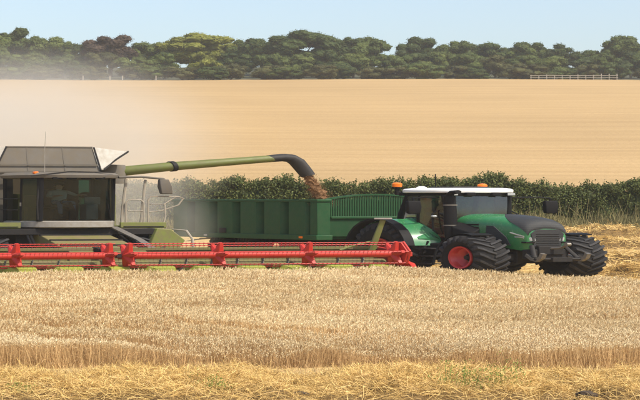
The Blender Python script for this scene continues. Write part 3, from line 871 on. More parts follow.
# front corner posts and headboard
for s in (-1, 1):
    mb = MB(); mb.box(hu - .30, hu + .06, s * (hv + .06) - .16, s * (hv + .06) + .16, W0 - .1, W1 + .035)
    part('corner_post', mb, 'trailer_rib', trailer, tf, bevel=.02)
mb = MB(); mb.box(hu - .02, hu + .05, -hv + .1, hv - .1, W0, W1 - .78)
part('headboard', mb, 'trailer_green', trailer, tf, False)
mb = MB(); mb.box(hu - .06, hu + .13, -hv + .1, hv - .1, W1 - .82, W1 - .72)
part('ledge', mb, 'trailer_rib', trailer, tf, bevel=.015)
arch = lambda v: W1 + .02 + .22 * (1 - (v / hv) ** 2)
pts = [(hu + .02, v, arch(v)) for v in np.linspace(-hv, hv, 15)]
mb = MB(); mb.strip(pts, (1, 0, 0), .10, .07)
part('arched_rail', mb, 'trailer_rib', trailer, tf)
bar0 = None
for i in range(38):
    v = -hv + .14 + i * (TW - .28) / 37
    hb = arch(v) - .02 - (W1 - .74)
    loc = tf([(hu + .02, v, W1 - .74)])[0]
    if bar0 is None:
        mb = MB(); mb.box(-.012, .012, -.017, .017, 0, 1.0)
        bar0 = part('grille_bar', mb, 'trailer_rib', trailer, tf, False, loc=tuple(loc)); o = bar0
    else:
        o = link('grille_bar', bar0.data, trailer, tuple(loc))
    o.scale = (1, 1, hb)
mb = MB(); mb.box(-hu - .04, -hu + .03, -hv + .03, hv - .03, W0, W1 - .02)
tg = part('tailgate', mb, 'trailer_green', trailer, tf, False)
for s in (-.45, .45):
    mb = MB(); mb.box(-hu + .2, hu + .1, s - .09, s + .09, W0 - .42, W0 - .12)
    part('chassis_rail', mb, 'dark_metal', trailer, tf, False)
mb = MB(); mb.hexa([(hu - .1, -.55, W0 - .42), (hu + 1.9, -.09, .62), (hu + 1.9, .09, .62), (hu - .1, .55, W0 - .42), (hu - .1, -.55, W0 - .22), (hu + 1.9, -.09, .78), (hu + 1.9, .09, .78), (hu - .1, .55, W0 - .22)])
part('drawbar', mb, 'trailer_green', trailer, tf, bevel=.01)
for uu in (-1.9, -.4):
    mb = MB(); mb.tube([(uu, -hv + .2, .62), (uu, hv - .2, .62)], .07, 8)
    part('axle', mb, 'dark_metal', trailer, tf)
    for s in (-1, 1):
        wheel(trailer, tf, (uu, s * (hv - .32), .62), 1.24, .55, .6, 'trailer_rib', s, 20)
# small fittings on the near side wall: lamp and hatch
mb = MB(); mb.box(-1.1, -.75, -hv - .27, -hv - .235, W0 + .08, W0 + .30)
part('hatch', mb, 'dark_metal', trailer, tf, bevel=.01)
for u in (-1.95, 3.25):
    mb = MB(); mb.box(u, u + .16, -hv - .285, -hv - .262, W0 - .09, W0 + .0)
    part('side_marker', mb, 'amber' if u > 0 else 'lens', trailer, tf, bevel=.005)

# the grain inside
def grain_heap():
    n = 40; nv = 18
    us = np.linspace(-hu + .08, hu - .1, n); vs_ = np.linspace(-hv + .06, hv - .06, nv)
    U, Vv = np.meshgrid(us, vs_)
    Z = W1 - 1.25 + .50 * np.exp(-((U - 2.9) ** 2) / 1.6 - (Vv ** 2) / 1.2) - .05 * (Vv / hv) ** 2 * 3 - .16 * np.clip(-U, 0, 4) + .02 * rng.normal(size=U.shape)
    P = tf(np.stack([U, Vv, Z], -1).reshape(-1, 3))
    I, J = np.meshgrid(np.arange(n - 1), np.arange(nv - 1))
    q = np.stack([J * n + I, J * n + I + 1, (J + 1) * n + I + 1, (J + 1) * n + I], -1).reshape(-1, 4)
    o = link('grain_heap', arrays_mesh('grain_heap', P, [q], [M['grain_pile']], smooth=True), None, tb)
    tag(o, 'heap of harvested wheat grain filling the green trailer', 'grain', kind='stuff')
grain_heap()

# ------------------------------------------------------------------ tractor
XA = 62.0
XK = 1.04
xf = Frame(XA, XK)
fx, fd = (522.5 - 320) * 63.0 / F, 63.0
off = xf([(3.1, 0, 0)])[0]
xb = Vector((fx - off[0], fd - off[1], 0)); xb.z = float(g(63.5)) - .03
tractor = empty('tractor', xb)
tag(tractor, 'green tractor with white cab roof, red wheel rims and wide black tyres', 'tractor')
def tp(name, mb, mat, smooth=True, bevel=0.0, parent=None, angle=35):
    return part(name, mb, mat, parent or tractor, xf, smooth, bevel, angle)
WB = 3.1
fw = []
for s in (-1, 1):
    fw.append(wheel(tractor, xf, (WB, s * 1.10, .84), 1.70, .70, .84, 'rim_red', s, 20, 'wheel', .1 * s))
    wheel(tractor, xf, (0, s * 1.10, 1.08), 2.16, .80, .84, 'rim_red', s, 22, 'wheel', .05)
# chassis, transmission, axle
mb = MB(); mb.box(-.7, 1.2, -.38, .38, .75, 1.5); mb.box(1.2, 3.2, -.30, .30, .80, 1.45)
tp('chassis', mb, 'dark_metal', bevel=.02)
mb = MB(); mb.box(WB - .16, WB + .16, -.80, .80, .70, .98); mb.box(WB - .28, WB + .28, -.30, .30, .62, 1.1)
tp('front_axle', mb, 'dark_metal', bevel=.03)
mb = MB(); mb.tube([(0, -.75, 1.08), (0, .75, 1.08)], .20, 12)
tp('rear_axle', mb, 'dark_metal')
# bonnet
def hood_sec(u, top, hw, bot, sh=.68, n=12):
    """closed section: straight flanks, rounded shoulders"""
    pts = [(u, -hw * .86, bot), (u, -hw, bot + (top - bot) * .35), (u, -hw * .98, bot + (top - bot) * sh)]
    for k in range(1, n):
        t = PI - PI * k / n
        pts.append((u, hw * .98 * math.cos(t), bot + (top - bot) * (sh + (1 - sh) * math.sin(t) ** .8)))
    pts += [(u, hw * .98, bot + (top - bot) * sh), (u, hw, bot + (top - bot) * .35), (u, hw * .86, bot)]
    return pts
HS = [(1.35, 2.50, .52, 1.42), (1.9, 2.51, .53, 1.40), (2.5, 2.49, .52, 1.34), (3.0, 2.46, .51, 1.25), (3.4, 2.41, .50, 1.16), (3.68, 2.35, .485, 1.12), (3.86, 2.26, .47, 1.10), (3.95, 2.14, .45, 1.10), (3.985, 1.96, .42, 1.12)]
mb = MB(); mb.loft([hood_sec(*h) for h in HS])
hood = tp('bonnet', mb, 'tractor_green', angle=50)
# dark mesh over the nose: a skin standing 12 mm proud, from a point at the back to the full nose
def hood_pt(u, phi):
    """point on the bonnet skin: phi 0 = right flank low .. 1 = left flank low"""
    us = [h[0] for h in HS]
    top, hw, bot = [float(np.interp(u, us, [h[k] for h in HS])) for k in (1, 2, 3)]
    s = hood_sec(u, top, hw, bot, n=24)
    L = [0]
    for a, b in zip(s, s[1:]): L.append(L[-1] + math.dist(a, b))
    q = phi * L[-1]
    i = max(0, min(len(s) - 2, int(np.searchsorted(L, q)) - 1))
    t = (q - L[i]) / max(1e-6, L[i + 1] - L[i])
    return Vector(s[i]).lerp(Vector(s[i + 1]), t)
def skin(us, lo, hi, nphi, proud, name, mat, parent):
    secs = []
    for u in us:
        a, b = lo(u), hi(u)
        row = []
        for k in range(nphi):
            p = hood_pt(u, a + (b - a) * k / (nphi - 1))
            c = Vector((u - .25, 0, 1.7))
            row.append(p + (p - c).normalized() * proud)
        secs.append(row)
    n = len(secs[0])
    inner = [[p + (Vector((u - .25, 0, 1.7)) - p).normalized() * (proud + .02) for p in row] for u, row in zip(us, secs)]
    mb = MB()
    loops = [row + inn[::-1] for row, inn in zip(secs, inner)]
    mb.loft(loops)
    return tp(name, mb, mat, parent=parent, angle=60)
gu = sorted(set(list(np.linspace(2.55, 3.60, 10)) + [3.0, 3.4, 3.68, 3.77, 3.86, 3.905, 3.95, 3.97, 3.985]))
skin(gu, lambda u: float(np.interp(u, [2.55, 2.9, 3.3, 3.7, 3.97], [.48, .41, .345, .30, .26])), lambda u: 1 - float(np.interp(u, [2.55, 2.9, 3.3, 3.7, 3.97], [.48, .41, .345, .30, .26])), 17, .014, 'nose_grille', 'mesh_black', hood)
mb = MB(); mb.prism([(-.30, 1.22), (.30, 1.22), (.37, 1.76), (.24, 1.92), (-.24, 1.92), (-.37, 1.76)], 'u', 3.96, 4.015)
tp('front_grille', mb, 'mesh_black', parent=hood, bevel=.01)
for i in range(6):
    w = 1.36 + i * .085
    mb = MB(); mb.box(4.012, 4.03, -.26, .26, w - .05, w - .03)
    tp('grille_slat', mb, 'dark_metal', False, parent=hood)
for s in (-1, 1):
    # black side intake in the bonnet flank
    q = [(2.55, 1.50), (3.15, 1.38), (3.50, 1.30), (3.34, 1.62), (2.88, 2.04), (2.62, 2.06)]
    y0, y1 = (s * .505, s * .528)
    mb = MB(); mb.prism(q, 'v', min(y0, y1), max(y0, y1))
    tp('side_intake', mb, 'mesh_black', parent=hood, bevel=.006)
    for j in range(4):
        ww = 1.55 + j * .11
        mb = MB(); mb.box(1.62, 2.32, min(s * .51, s * .536), max(s * .51, s * .536), ww + .18, ww + .235)
        tp('vent_slot', mb, 'black', False, parent=hood)
    # headlight: lens in a dark pod on the lower nose corner
    mb = MB(); mb.loft([[(3.60, s * .46, 1.46), (3.60, s * .50, 1.66), (3.60, s * .36, 1.70), (3.60, s * .30, 1.46)],
                        [(3.90, s * .445, 1.46), (3.88, s * .475, 1.64), (3.92, s * .36, 1.68), (3.95, s * .32, 1.46)],
                        [(4.00, s * .37, 1.48), (3.99, s * .40, 1.60), (4.015, s * .29, 1.63), (4.02, s * .26, 1.48)]])
    hl = tp('headlight', mb, 'lens', parent=None, bevel=.01)
    mb = MB(); mb.box(3.86, 4.045, s * .40 - .10, s * .40 + .10, 1.40, 1.455)
    tp('lamp_trim', mb, 'black', parent=hl, bevel=.01)
    mb = MB(); mb.strip([(3.50, s * .525, 1.80), (3.72, s * .50, 1.72), (3.90, s * .455, 1.66)], (0, 0, 1), .035, .03)
    tp('lamp_brow', mb, 'lens', parent=hl)
# front linkage and weights carrier
mb = MB(); mb.box(3.75, 4.10, -.42, .42, .78, 1.16); mb.box(4.0, 4.16, -.28, .28, .95, 1.30)
tp('linkage_frame', mb, 'dark_metal', bevel=.03)
for s in (-1, 1):
    mb = MB(); mb.strip([(3.95, s * .42, .95), (4.25, s * .48, .80), (4.45, s * .50, .76), (4.60, s * .50, .86), (4.66, s * .50, 1.02)], (0, 1, 0), .09, .11)
    tp('linkage_arm', mb, 'steel')
    mb = MB(); mb.tube([(4.02, s * .36, 1.30), (4.32, s * .48, .84)], .05, 8)
    tp('lift_ram', mb, 'dark_metal')
mb = MB(); mb.tube([(4.14, 0, 1.20), (4.40, .05, 1.22), (4.58, .08, 1.34)], .04, 8); mb.lathe([(-.045, .07), (.045, .07)], (4.60, .08, 1.36), 'v', 12, True)
tp('top_link', mb, 'steel')
mb = MB(); mb.tube([(4.44, -.56, .80), (4.44, .56, .80)], .05, 8); mb.box(4.32, 4.56, -.22, .22, .70, .86)
tp('cross_bar', mb, 'dark_metal', bevel=.01)
# front mudguards: thin arcs over the tyres
for s in (-1, 1):
    pts = [(WB + .96 * math.cos(R(t)), s * 1.12, .84 + .92 * math.sin(R(t))) for t in (68, 80, 92, 104, 116, 128, 140, 152, 162)]
    mb = MB(); mb.strip(pts, (0, 1, 0), .50, .03)
    tp('front_mudguard', mb, 'black')
    mb = MB(); mb.tube([(WB - .1, s * .55, 1.05), (WB - .12, s * .62, 1.60), (WB - .1, s * 1.0, 1.72)], .04, 7)
    tp('mudguard_stay', mb, 'black')
# cab
pill = {'A': [(1.40, .60, 1.55), (1.36, .76, 3.24)], 'B': [(.56, .86, 1.45), (.62, .88, 3.24)], 'C': [(-.40, .84, 1.75), (.02, .82, 3.24)]}
cab_floor = MB(); cab_floor.hexa([(-.66, -.80, 1.36), (1.36, -.56, 1.30), (1.36, .56, 1.30), (-.66, .80, 1.36), (-.66, -.80, 1.62), (1.36, -.58, 1.60), (1.36, .58, 1.60), (-.66, .80, 1.62)])
tp('cab_base', cab_floor, 'black', bevel=.02)
for s in (-1, 1):
    for k, (a, b) in pill.items():
        mid_ = ((a[0] + b[0]) / 2 + (.06 if k == 'A' else 0), s * ((a[1] + b[1]) / 2 + .03), (a[2] + b[2]) / 2)
        mb = MB(); mb.tube([(a[0], s * a[1], a[2]), mid_, (b[0], s * b[1], b[2])], .055 if k != 'B' else .035, 8)
        tp('pillar', mb, 'black')
def pane(name, q, nrm, parent=None):
    mb = MB(); mb.plate(q, nrm, .012)
    return tp(name, mb, 'glass', False, parent=parent)
def sp(k, t, s, ins=0):
    a, b = pill[k]; p = Vector(a).lerp(Vector(b), t); return (p.x, s * (p.y - ins), p.z)
mb = MB()   # bowed windscreen
secs = []
for t in np.linspace(0, 1, 5):
    row = []
    l = Vector(sp('A', t, -1)); r_ = Vector(sp('A', t, 1))
    for k in range(9):
        p = l.lerp(r_, k / 8); p.x += .10 * math.sin(PI * k / 8) + .05 * math.sin(PI * t); row.append(p)
    secs.append(row)
mb.loft(secs, False, False)
tp('windscreen', mb, 'glass')
for s in (-1, 1):
    pane('door_glass', [sp('A', .02, s), sp('B', .02, s), sp('B', .98, s), sp('A', .98, s)], (0, s, 0))
    pane('quarter_glass', [sp('B', .18, s), sp('C', .02, s), sp('C', .98, s), sp('B', .98, s)], (0, s, 0))
pane('rear_window', [sp('C', .02, 1), sp('C', .02, -1), sp('C', .98, -1), sp('C', .98, 1)], (-1, 0, 0))
# roof: white cap with a darker underside frame
rp = [(-.14, -.72), (-.04, -.90), (.5, -.97), (1.36, -.86), (1.56, -.60), (1.62, 0), (1.56, .60), (1.36, .86), (.5, .97), (-.04, .90), (-.14, .72)]
mb = MB(); mb.loft([[(.74 + (x - .74) * k, y * k, w) for x, y in rp] for k, w in ((.98, 3.33), (1.0, 3.36), (1.0, 3.45), (.96, 3.50), (.80, 3.53))])
roof = tp('cab_roof', mb, 'white', angle=50)
mb = MB(); mb.loft([[(.74 + (x - .74) * k, y * k, w) for x, y in rp] for k, w in ((.93, 3.22), (.965, 3.328))])
tp('roof_frame', mb, 'black', parent=roof)
mb = MB(); mb.box(.25, 1.15, -.42, .42, 3.525, 3.59)
tp('roof_hatch', mb, 'dark_metal', parent=roof, bevel=.02)
for (u, v) in [(1.54, -.66), (1.54, .66), (1.61, -.30), (1.61, .30), (-.10, -.82), (-.10, .82)]:
    mb = MB(); d_ = .07 if u > 0 else -.07
    mb.box(u - .06, u + .06, v - .10, v + .10, 3.22, 3.34)
    wl = tp('work_lamp', mb, 'black', parent=roof, bevel=.015)
mb = MB()
for v in (-.66, .66):
    mb2 = MB(); mb2.box(1.602, 1.615, v - .085, v + .085, 3.235, 3.325); tp('lamp_lens', mb2, 'lens', parent=roof, bevel=.005)
def beacon(u, v, w, mat='amber'):
    mb = MB(); mb.lathe([(0, .05), (.05, .05), (.05, .11), (.08, .11), (.08, .02)], (u, v, w), 'w', 14)
    mb.box(u - .03, u + .03, v - .03, v + .03, w - .25, w)
    b = tp('beacon_base', mb, 'black')
    mb = MB(); mb.lathe([(.08, .10), (.20, .105), (.25, .07), (.265, .002)], (u, v, w), 'w', 14)
    tp('beacon_lens', mb, mat, parent=b)
beacon(-.12, -.98, 3.50)
beacon(.12, .88, 3.46)
mb = MB(); mb.strip([(-.05, -.86, 3.30), (-.16, -.96, 3.42), (-.12, -.98, 3.50)], (1, 0, 0), .06, .05)
tp('beacon_bracket', mb, 'black')
mb = MB(); mb.tube([(.35, -.35, 3.5), (.35, -.36, 4.1)], .012, 5); tp('aerial', mb, 'black')
mb = MB(); mb.lathe([(0, .10), (.06, .11), (.10, .05), (.105, .002)], (.12, -.55, 3.50), 'w', 14); tp('gps_dome', mb, 'white')
# exhaust stack and the dark shroud behind it
mb = MB(); mb.tube([(1.62, -.74, 1.50), (1.62, -.75, 1.9), (1.62, -.76, 2.6), (1.62, -.77, 3.18)], [.12, .135, .135, .125], 14)
mb.tube([(1.62, -.77, 3.15), (1.63, -.77, 3.27), (1.72, -.77, 3.35), (1.95, -.77, 3.37)], [.085, .085, .08, .075], 12)
ex = tp('exhaust_stack', mb, 'black')
mb = MB(); mb.loft([[(1.45, -.50, 2.20), (1.45, -.70, 2.15), (1.45, -.70, 1.60), (1.45, -.50, 1.55)], [(1.85, -.50, 2.12), (1.85, -.84, 1.98), (1.85, -.84, 1.60), (1.85, -.50, 1.50)], [(2.35, -.50, 1.95), (2.35, -.70, 1.75), (2.35, -.70, 1.55), (2.35, -.50, 1.45)]])
tp('exhaust_shroud', mb, 'black', bevel=.03)
for (z) in (2.05, 2.85):
    mb = MB(); mb.lathe([(-.02, .146), (.02, .146)], (1.62, -.76, z), 'w', 14); tp('clamp', mb, 'steel', parent=ex)
# mirrors on arms
for s, um, vm in ((-1, 1.30, -1.42), (1, 1.32, 1.75)):
    mb = MB(); mb.tube([(1.22, s * .80, 3.15), (um, s * (abs(vm) - .25), 3.16), (um, vm, 3.12), (um, vm, 2.98)], .028, 7)
    tp('mirror_arm', mb, 'black')
    mb = MB(); mb.loft([[(um - .05, vm - .13, 2.52), (um + .07, vm - .13, 2.50), (um + .07, vm + .13, 2.50), (um - .05, vm + .13, 2.52)], [(um - .06, vm - .15, 2.75), (um + .1, vm - .15, 2.75), (um + .1, vm + .15, 2.75), (um - .06, vm + .15, 2.75)], [(um - .05, vm - .14, 3.02), (um + .06, vm - .14, 3.02), (um + .06, vm + .14, 3.02), (um - .05, vm + .14, 3.02)]])
    mi = tp('mirror', mb, 'black', bevel=.03)
    mb = MB(); mb.box(um - .075, um - .062, vm - .12, vm + .12, 2.56, 2.98); tp('mirror_glass', mb, 'lens', parent=mi)
    mb = MB(); mb.box(1.36, 1.44, s * 1.0 - .05, s * 1.0 + .05, 2.37, 2.45); tp('indicator_lamp', mb, 'lens', bevel=.02)
    mb = MB(); mb.tube([(1.36, s * .62, 2.2), (1.38, s * .8, 2.34), (1.38, s * 1.0, 2.40)], .022, 6); tp('lamp_arm', mb, 'black')
# rear mudguards: green inner shell, black lip
for s in (-1, 1):
    an = [8, 22, 38, 54, 70, 86, 102, 118, 134, 150, 164]
    pts = [(1.22 * math.cos(R(t)), s * 1.04, 1.08 + 1.20 * math.sin(R(t))) for t in an]
    mb = MB(); mb.strip(pts, (0, 1, 0), .66, .04)
    mg = tp('rear_mudguard', mb, 'tractor_green')
    pts = [(1.235 * math.cos(R(t)), s * 1.46, 1.08 + 1.21 * math.sin(R(t))) for t in an]
    mb = MB(); mb.strip(pts, (0, 1, 0), .22, .07)
    tp('mudguard_lip', mb, 'black', parent=mg)
    # green shoulder filling from the cab waist out to the mudguard
    mb = MB(); mb.loft([[(-.85, s * .74, 1.60), (-.85, s * .92, 2.05), (-.85, s * .80, 2.10), (-.85, s * .70, 1.75)],
                        [(.30, s * .72, 1.55), (.30, s * 1.28, 2.24), (.30, s * .88, 2.34), (.30, s * .80, 1.75)],
                        [(.75, s * .72, 1.50), (.75, s * 1.30, 2.0), (.75, s * .90, 2.08), (.75, s * .78, 1.70)],
                        [(1.18, s * .70, 1.42), (1.18, s * 1.22, 1.52), (1.18, s * .90, 1.58), (1.18, s * .74, 1.50)]])
    tp('mudguard_shoulder', mb, 'tractor_green', parent=mg)
    mb = MB(); mb.box(-1.14, -1.04, s * 1.2 - .16, s * 1.2 + .16, 1.70, 1.86); tp('tail_lamp', mb, 'red_lens', parent=mg, bevel=.01)
    # fuel tank and steps
    mb = MB(); mb.loft([[(.95, s * .42, .62), (.95, s * .98, .70), (.95, s * 1.0, 1.34), (.95, s * .42, 1.38)], [(2.05, s * .42, .62), (2.05, s * .92, .70), (2.05, s * .95, 1.34), (2.05, s * .42, 1.40)]])
    tp('fuel_tank', mb, 'black', bevel=.05)
    for j, w in enumerate((.52, .82, 1.12)):
        mb = MB(); mb.box(1.22, 1.72, min(s * 1.0, s * 1.26), max(s * 1.0, s * 1.26), w, w + .04); tp('step', mb, 'dark_metal', bevel=.01)
    for u in (1.2, 1.74):
        mb = MB(); mb.strip([(u, s * 1.22, .50), (u, s * 1.16, 1.0), (u, s * 1.02, 1.42)], (1, 0, 0), .05, .04); tp('step_rail', mb, 'black')
    mb = MB(); mb.tube([(1.30, s * .84, 1.7), (1.34, s * .98, 1.85), (1.30, s * .98, 2.5), (1.26, s * .86, 2.62)], .022, 6); tp('grab_rail', mb, 'black')
# inside the cab
mb = MB(); mb.loft([[(-0.17, -.27, 1.95), (0.38, -.27, 1.98), (0.38, .27, 1.98), (-0.17, .27, 1.95)], [(-0.19, -.28, 2.08), (0.40, -.28, 2.12), (0.40, .28, 2.12), (-0.19, .28, 2.08)]])
mb.loft([[(-0.22, -.26, 2.05), (-0.06, -.26, 2.05), (-0.06, .26, 2.05), (-0.22, .26, 2.05)], [(-0.34, -.25, 2.75), (-0.22, -.25, 2.75), (-0.22, .25, 2.75), (-0.34, .25, 2.75)]]); mb.box(-.02, .28, -.18, .18, 1.62, 1.95)
tp('driver_seat', mb, 'interior', bevel=.04)
mb = MB(); mb.tube([(.95, 0, 1.6), (.80, 0, 2.05), (.62, 0, 2.32)], [.09, .07, .03], 8)
ring = [(.60 + .19 * math.cos(t) * .6, .19 * math.sin(t), 2.34 + .19 * math.cos(t) * .75) for t in np.linspace(0, 2 * PI, 19)]
mb.tube(ring, .016, 6, False)
tp('steering_column', mb, 'interior')
mb = MB(); mb.box(.9, 1.3, -.45, .45, 1.6, 2.02); tp('dashboard', mb, 'interior', bevel=.05)
mb = MB(); mb.box(.30, .36, -.62, -.36, 2.18, 2.42); mb.tube([(.33, -.49, 1.65), (.33, -.49, 2.2)], .02, 6); tp('terminal', mb, 'interior', bevel=.01)
mb = MB(); mb.tube([(-.6, 0, 1.0), (-1.15, 0, .78)], .08, 8); mb.box(-1.3, -.9, -.2, .2, .55, .9); tp('hitch', mb, 'dark_metal')

# ------------------------------------------------------------------ combine harvester
CA = 68.0
cf = Frame(CA, 1.0)
cb = Vector((-10.55, 63.93, 0)); cb.z = float(g(63.9)) - .02
combine = empty('combine_harvester', cb)
tag(combine, 'lime and grey combine harvester with glazed cab and open grain tank', 'combine harvester')
def cp(name, mb, mat, smooth=True, bevel=0.0, parent=None, angle=35):
    return part(name, mb, mat, parent or combine, cf, smooth, bevel, angle)
plan = [(-.95, -.93), (.30, -.97), (.84, -.74), (1.02, -.30), (1.04, .30), (.86, .76), (.32, .97), (-.95, .93)]
def ring_(k, w, du=0.0, dv=0.0):
    return [(u * k + du, v * k + dv, w) for u, v in plan]
mb = MB(); mb.loft([ring_(.97, 2.02), ring_(1.03, 2.06), ring_(1.04, 2.28), ring_(1.0, 2.31)])
cp('cab_sill', mb, 'silver', angle=50)
mb = MB(); mb.loft([ring_(.95, 2.0), ring_(.95, 2.34)]); cp('cab_floor', mb, 'interior', False)
CG0, CG1 = 2.31, 4.02
def crk(k, w):
    u, v = plan[k]; t = (w - CG0) / (CG1 - CG0)
    return Vector((u * (.985 + .015 * t) + (.10 * (1 - t) * 0 + .05 * t if u > 0 else 0), v, w))
names = ['side_glass', 'front_quarter_glass', 'windscreen', 'windscreen', 'windscreen', 'front_quarter_glass', 'side_glass']
for seg in ((0, 1, 'side_glass'), (1, 2, 'front_quarter_glass'), (6, 7, 'side_glass')):
    a, b, nm = seg
    mb = MB(); mb.plate([crk(a, CG0), crk(b, CG0), crk(b, CG1), crk(a, CG1)], (0, -1 if a < 4 else 1, 0), .012)
    cp(nm, mb, 'glass_teal' if a == 6 else 'glass_dark', False)
mb = MB(); mb.loft([[crk(k, w) for k in (2, 3, 4, 5, 6)] for w in np.linspace(CG0, CG1, 4)], False, False)
cp('windscreen', mb, 'glass_dark', angle=70)
for k, r_ in ((0, .06), (1, .035), (2, .075), (6, .05), (7, .06)):
    mb = MB(); mb.tube([crk(k, CG0 - .02), crk(k, (CG0 + CG1) / 2), crk(k, CG1 + .05)], r_, 8)
    cp('pillar', mb, 'black')
mb = MB(); mb.tube([crk(5, CG0) + Vector((.02, 0, 0)), crk(5, CG0 + .9) + Vector((.02, -.1, 0))], .014, 5); cp('wiper', mb, 'black')
mb = MB(); mb.loft([ring_(1.0, 4.02), ring_(1.10, 4.05, .06), ring_(1.12, 4.16, .06), ring_(1.02, 4.27, .03)])
croof = cp('cab_roof', mb, 'grey_roof', angle=50)
mb = MB(); mb.loft([ring_(.92, 3.98), ring_(.99, 4.045, .02)]); cp('roof_lining', mb, 'interior', False, parent=croof)
for (u, v) in [(1.08, -.45), (1.10, -.15), (1.10, .15), (1.09, .45)]:
    mb = MB(); mb.box(u - .04, u + .05, v - .10, v + .10, 3.99, 4.075); wl = cp('work_lamp', mb, 'black', parent=croof, bevel=.01)
mb = MB(); mb.box(.70, .85, -.86, -.76, 4.20, 4.30); cp('beacon_box', mb, 'amber', parent=croof, bevel=.03)
p0 = Vector((.92, -.66, 4.16))
mb = MB(); mb.tube([p0, p0 + Vector((0, 0, 1.0)), p0 + Vector((.02, .01, 1.75))], [.008, .006, .004], 5); cp('aerial', mb, 'silver')
mb = MB(); mb.strip([(1.06, -1.0, 4.12), (1.12, -.2, 4.30), (1.1, .75, 4.26)], (0, 0, 1), .035, .02); cp('roof_rail', mb, 'dark_metal', parent=croof)
# cab interior
mb = MB(); mb.box(-.94, -.88, -.9, .62, 2.34, 4.0); cp('rear_bulkhead', mb, 'interior', False)
mb = MB(); mb.box(-.93, -.90, .64, .90, 2.34, 4.0); cp('rear_glass', mb, 'glass_teal', False)
mb = MB(); mb.loft([[(-.45, -.28, 2.80), (.08, -.28, 2.84), (.08, .28, 2.84), (-.45, .28, 2.80)], [(-.47, -.28, 2.93), (.10, -.28, 2.96), (.10, .28, 2.96), (-.47, .28, 2.93)]])
mb.loft([[(-.52, -.26, 2.90), (-.36, -.26, 2.90), (-.36, .26, 2.90), (-.52, .26, 2.90)], [(-.64, -.25, 3.62), (-.52, -.25, 3.62), (-.52, .25, 3.62), (-.64, .25, 3.62)]]); mb.box(-.3, 0, -.18, .18, 2.34, 2.8)
cp('driver_seat', mb, 'interior', bevel=.04)
mb = MB(); mb.box(-.15, .12, -.78, -.45, 2.34, 2.86); mb.box(-.22, -.12, -.78, -.45, 2.86, 3.35); cp('passenger_seat', mb, 'seat_red', bevel=.04)
mb = MB(); mb.tube([(.62, .02, 2.34), (.58, .02, 2.8), (.45, .02, 3.06)], [.08, .06, .03], 8)
mb.tube([(.44 + .10 * math.cos(t), .02 + .19 * math.sin(t), 3.08 + .13 * math.cos(t)) for t in np.linspace(0, 2 * PI, 19)], .016, 6, False)
cp('steering_column', mb, 'interior')
mb = MB(); mb.box(.0, .45, .36, .62, 2.34, 2.98); mb.box(.30, .36, .36, .70, 2.98, 3.28); cp('console', mb, 'interior_lite', bevel=.03)
mb = MB(); mb.lathe([(0, .14), (.04, .14), (.04, .02)], (-.80, .74, 3.35), 'u', 16, True); cp('cab_fan', mb, 'interior')
for w in (2.75, 3.2):
    mb = MB(); mb.tube([(.32, -1.06, w), (-.2, -1.08, w), (-.9, -1.05, w)], .018, 6); cp('handrail', mb, 'dark_metal')
mb = MB(); mb.tube([(.90, -.80, 2.36), (.93, -.82, 3.0), (.90, -.78, 3.9)], .018, 6); cp('handrail', mb, 'dark_metal')
mb = MB(); mb.box(.30, .36, -1.01, -.985, 2.9, 3.05); cp('door_handle', mb, 'steel')
# platform, deck edges, steps
for v0, v1 in ((-2.1, -1.06), (1.06, 2.05)):
    mb = MB(); mb.box(-1.2, .55, v0, v1, 2.00, 2.10); mb.box(.50, .58, v0, v1, 2.02, 2.24); cp('deck', mb, 'lime', bevel=.01)
    mb = MB(); mb.box(.585, .60, v0 + .06, v1 - .06, 2.05, 2.08); cp('deck_trim', mb, 'dark_metal')
# machine body
mb = MB(); mb.loft([[(-6.6, -1.45, 1.2), (-6.6, 1.45, 1.2), (-6.6, 1.5, 3.4), (-6.6, 1.2, 3.9), (-6.6, -1.2, 3.9), (-6.6, -1.5, 3.4)], [(-1.7, -1.45, 1.5), (-1.7, 1.45, 1.5), (-1.7, 1.5, 3.7), (-1.2, 1.3, 4.32), (-1.2, -1.3, 4.32), (-1.7, -1.5, 3.7)]])
cp('body', mb, 'grey_roof', bevel=.05)
for s in (-1, 1):
    mb = MB(); y = sorted((s * 1.51, s * 1.58)); mb.prism([(-6.3, 1.5), (-1.3, 1.7), (-1.3, 3.4), (-3.5, 3.5), (-6.3, 3.2)], 'v', y[0], y[1]); cp('side_panel', mb, 'lime', bevel=.02)
# feeder house and front chassis
mb = MB(); mb.loft([[(.2, -.72, 1.0), (.2, .72, 1.0), (.2, .72, 1.92), (.2, -.72, 1.92)], [(3.0, -.80, .35), (3.0, .80, .35), (3.0, .80, 1.15), (3.0, -.80, 1.15)]])
cp('feeder_house', mb, 'header_back', bevel=.03)
mb = MB(); mb.box(-.4, .4, -1.25, 1.25, .75, 1.25); mb.box(-1.1, .35, -1.1, 1.1, 1.25, 2.0); cp('front_axle', mb, 'dark_metal', bevel=.02)
for s in (-1, 1):
    wheel(combine, cf, (0, s * 1.68, .95), 1.9, .72, .95, 'white', s, 20)
    wheel(combine, cf, (-4.2, s * 1.45, .65), 1.3, .5, .65, 'white', s, 18)
mb = MB(); mb.box(.40, .75, -1.9, 1.9, 1.74, 1.99); cp('shadow_bar', mb, 'dark_metal', bevel=.02)  # added dark bar standing in for the shadow line under the cab
for t in (.25, .5, .75):
    u = .2 + 2.8 * t; w = 1.92 - .77 * t
    mb = MB(); mb.box(u - .04, u + .04, -.76, .76, w - .02, w + .05); cp('feeder_rib', mb, 'dark_metal')
for i, v in enumerate((-.95, -.88, .92, 1.0)):
    mb = MB(); mb.tube([(.6, v, 1.8), (1.2, v * 1.08, 1.35), (1.9, v * 1.02, 1.42), (2.7, v * .95, 1.12)], .03, 6); cp('hydraulic_hose', mb, 'black')
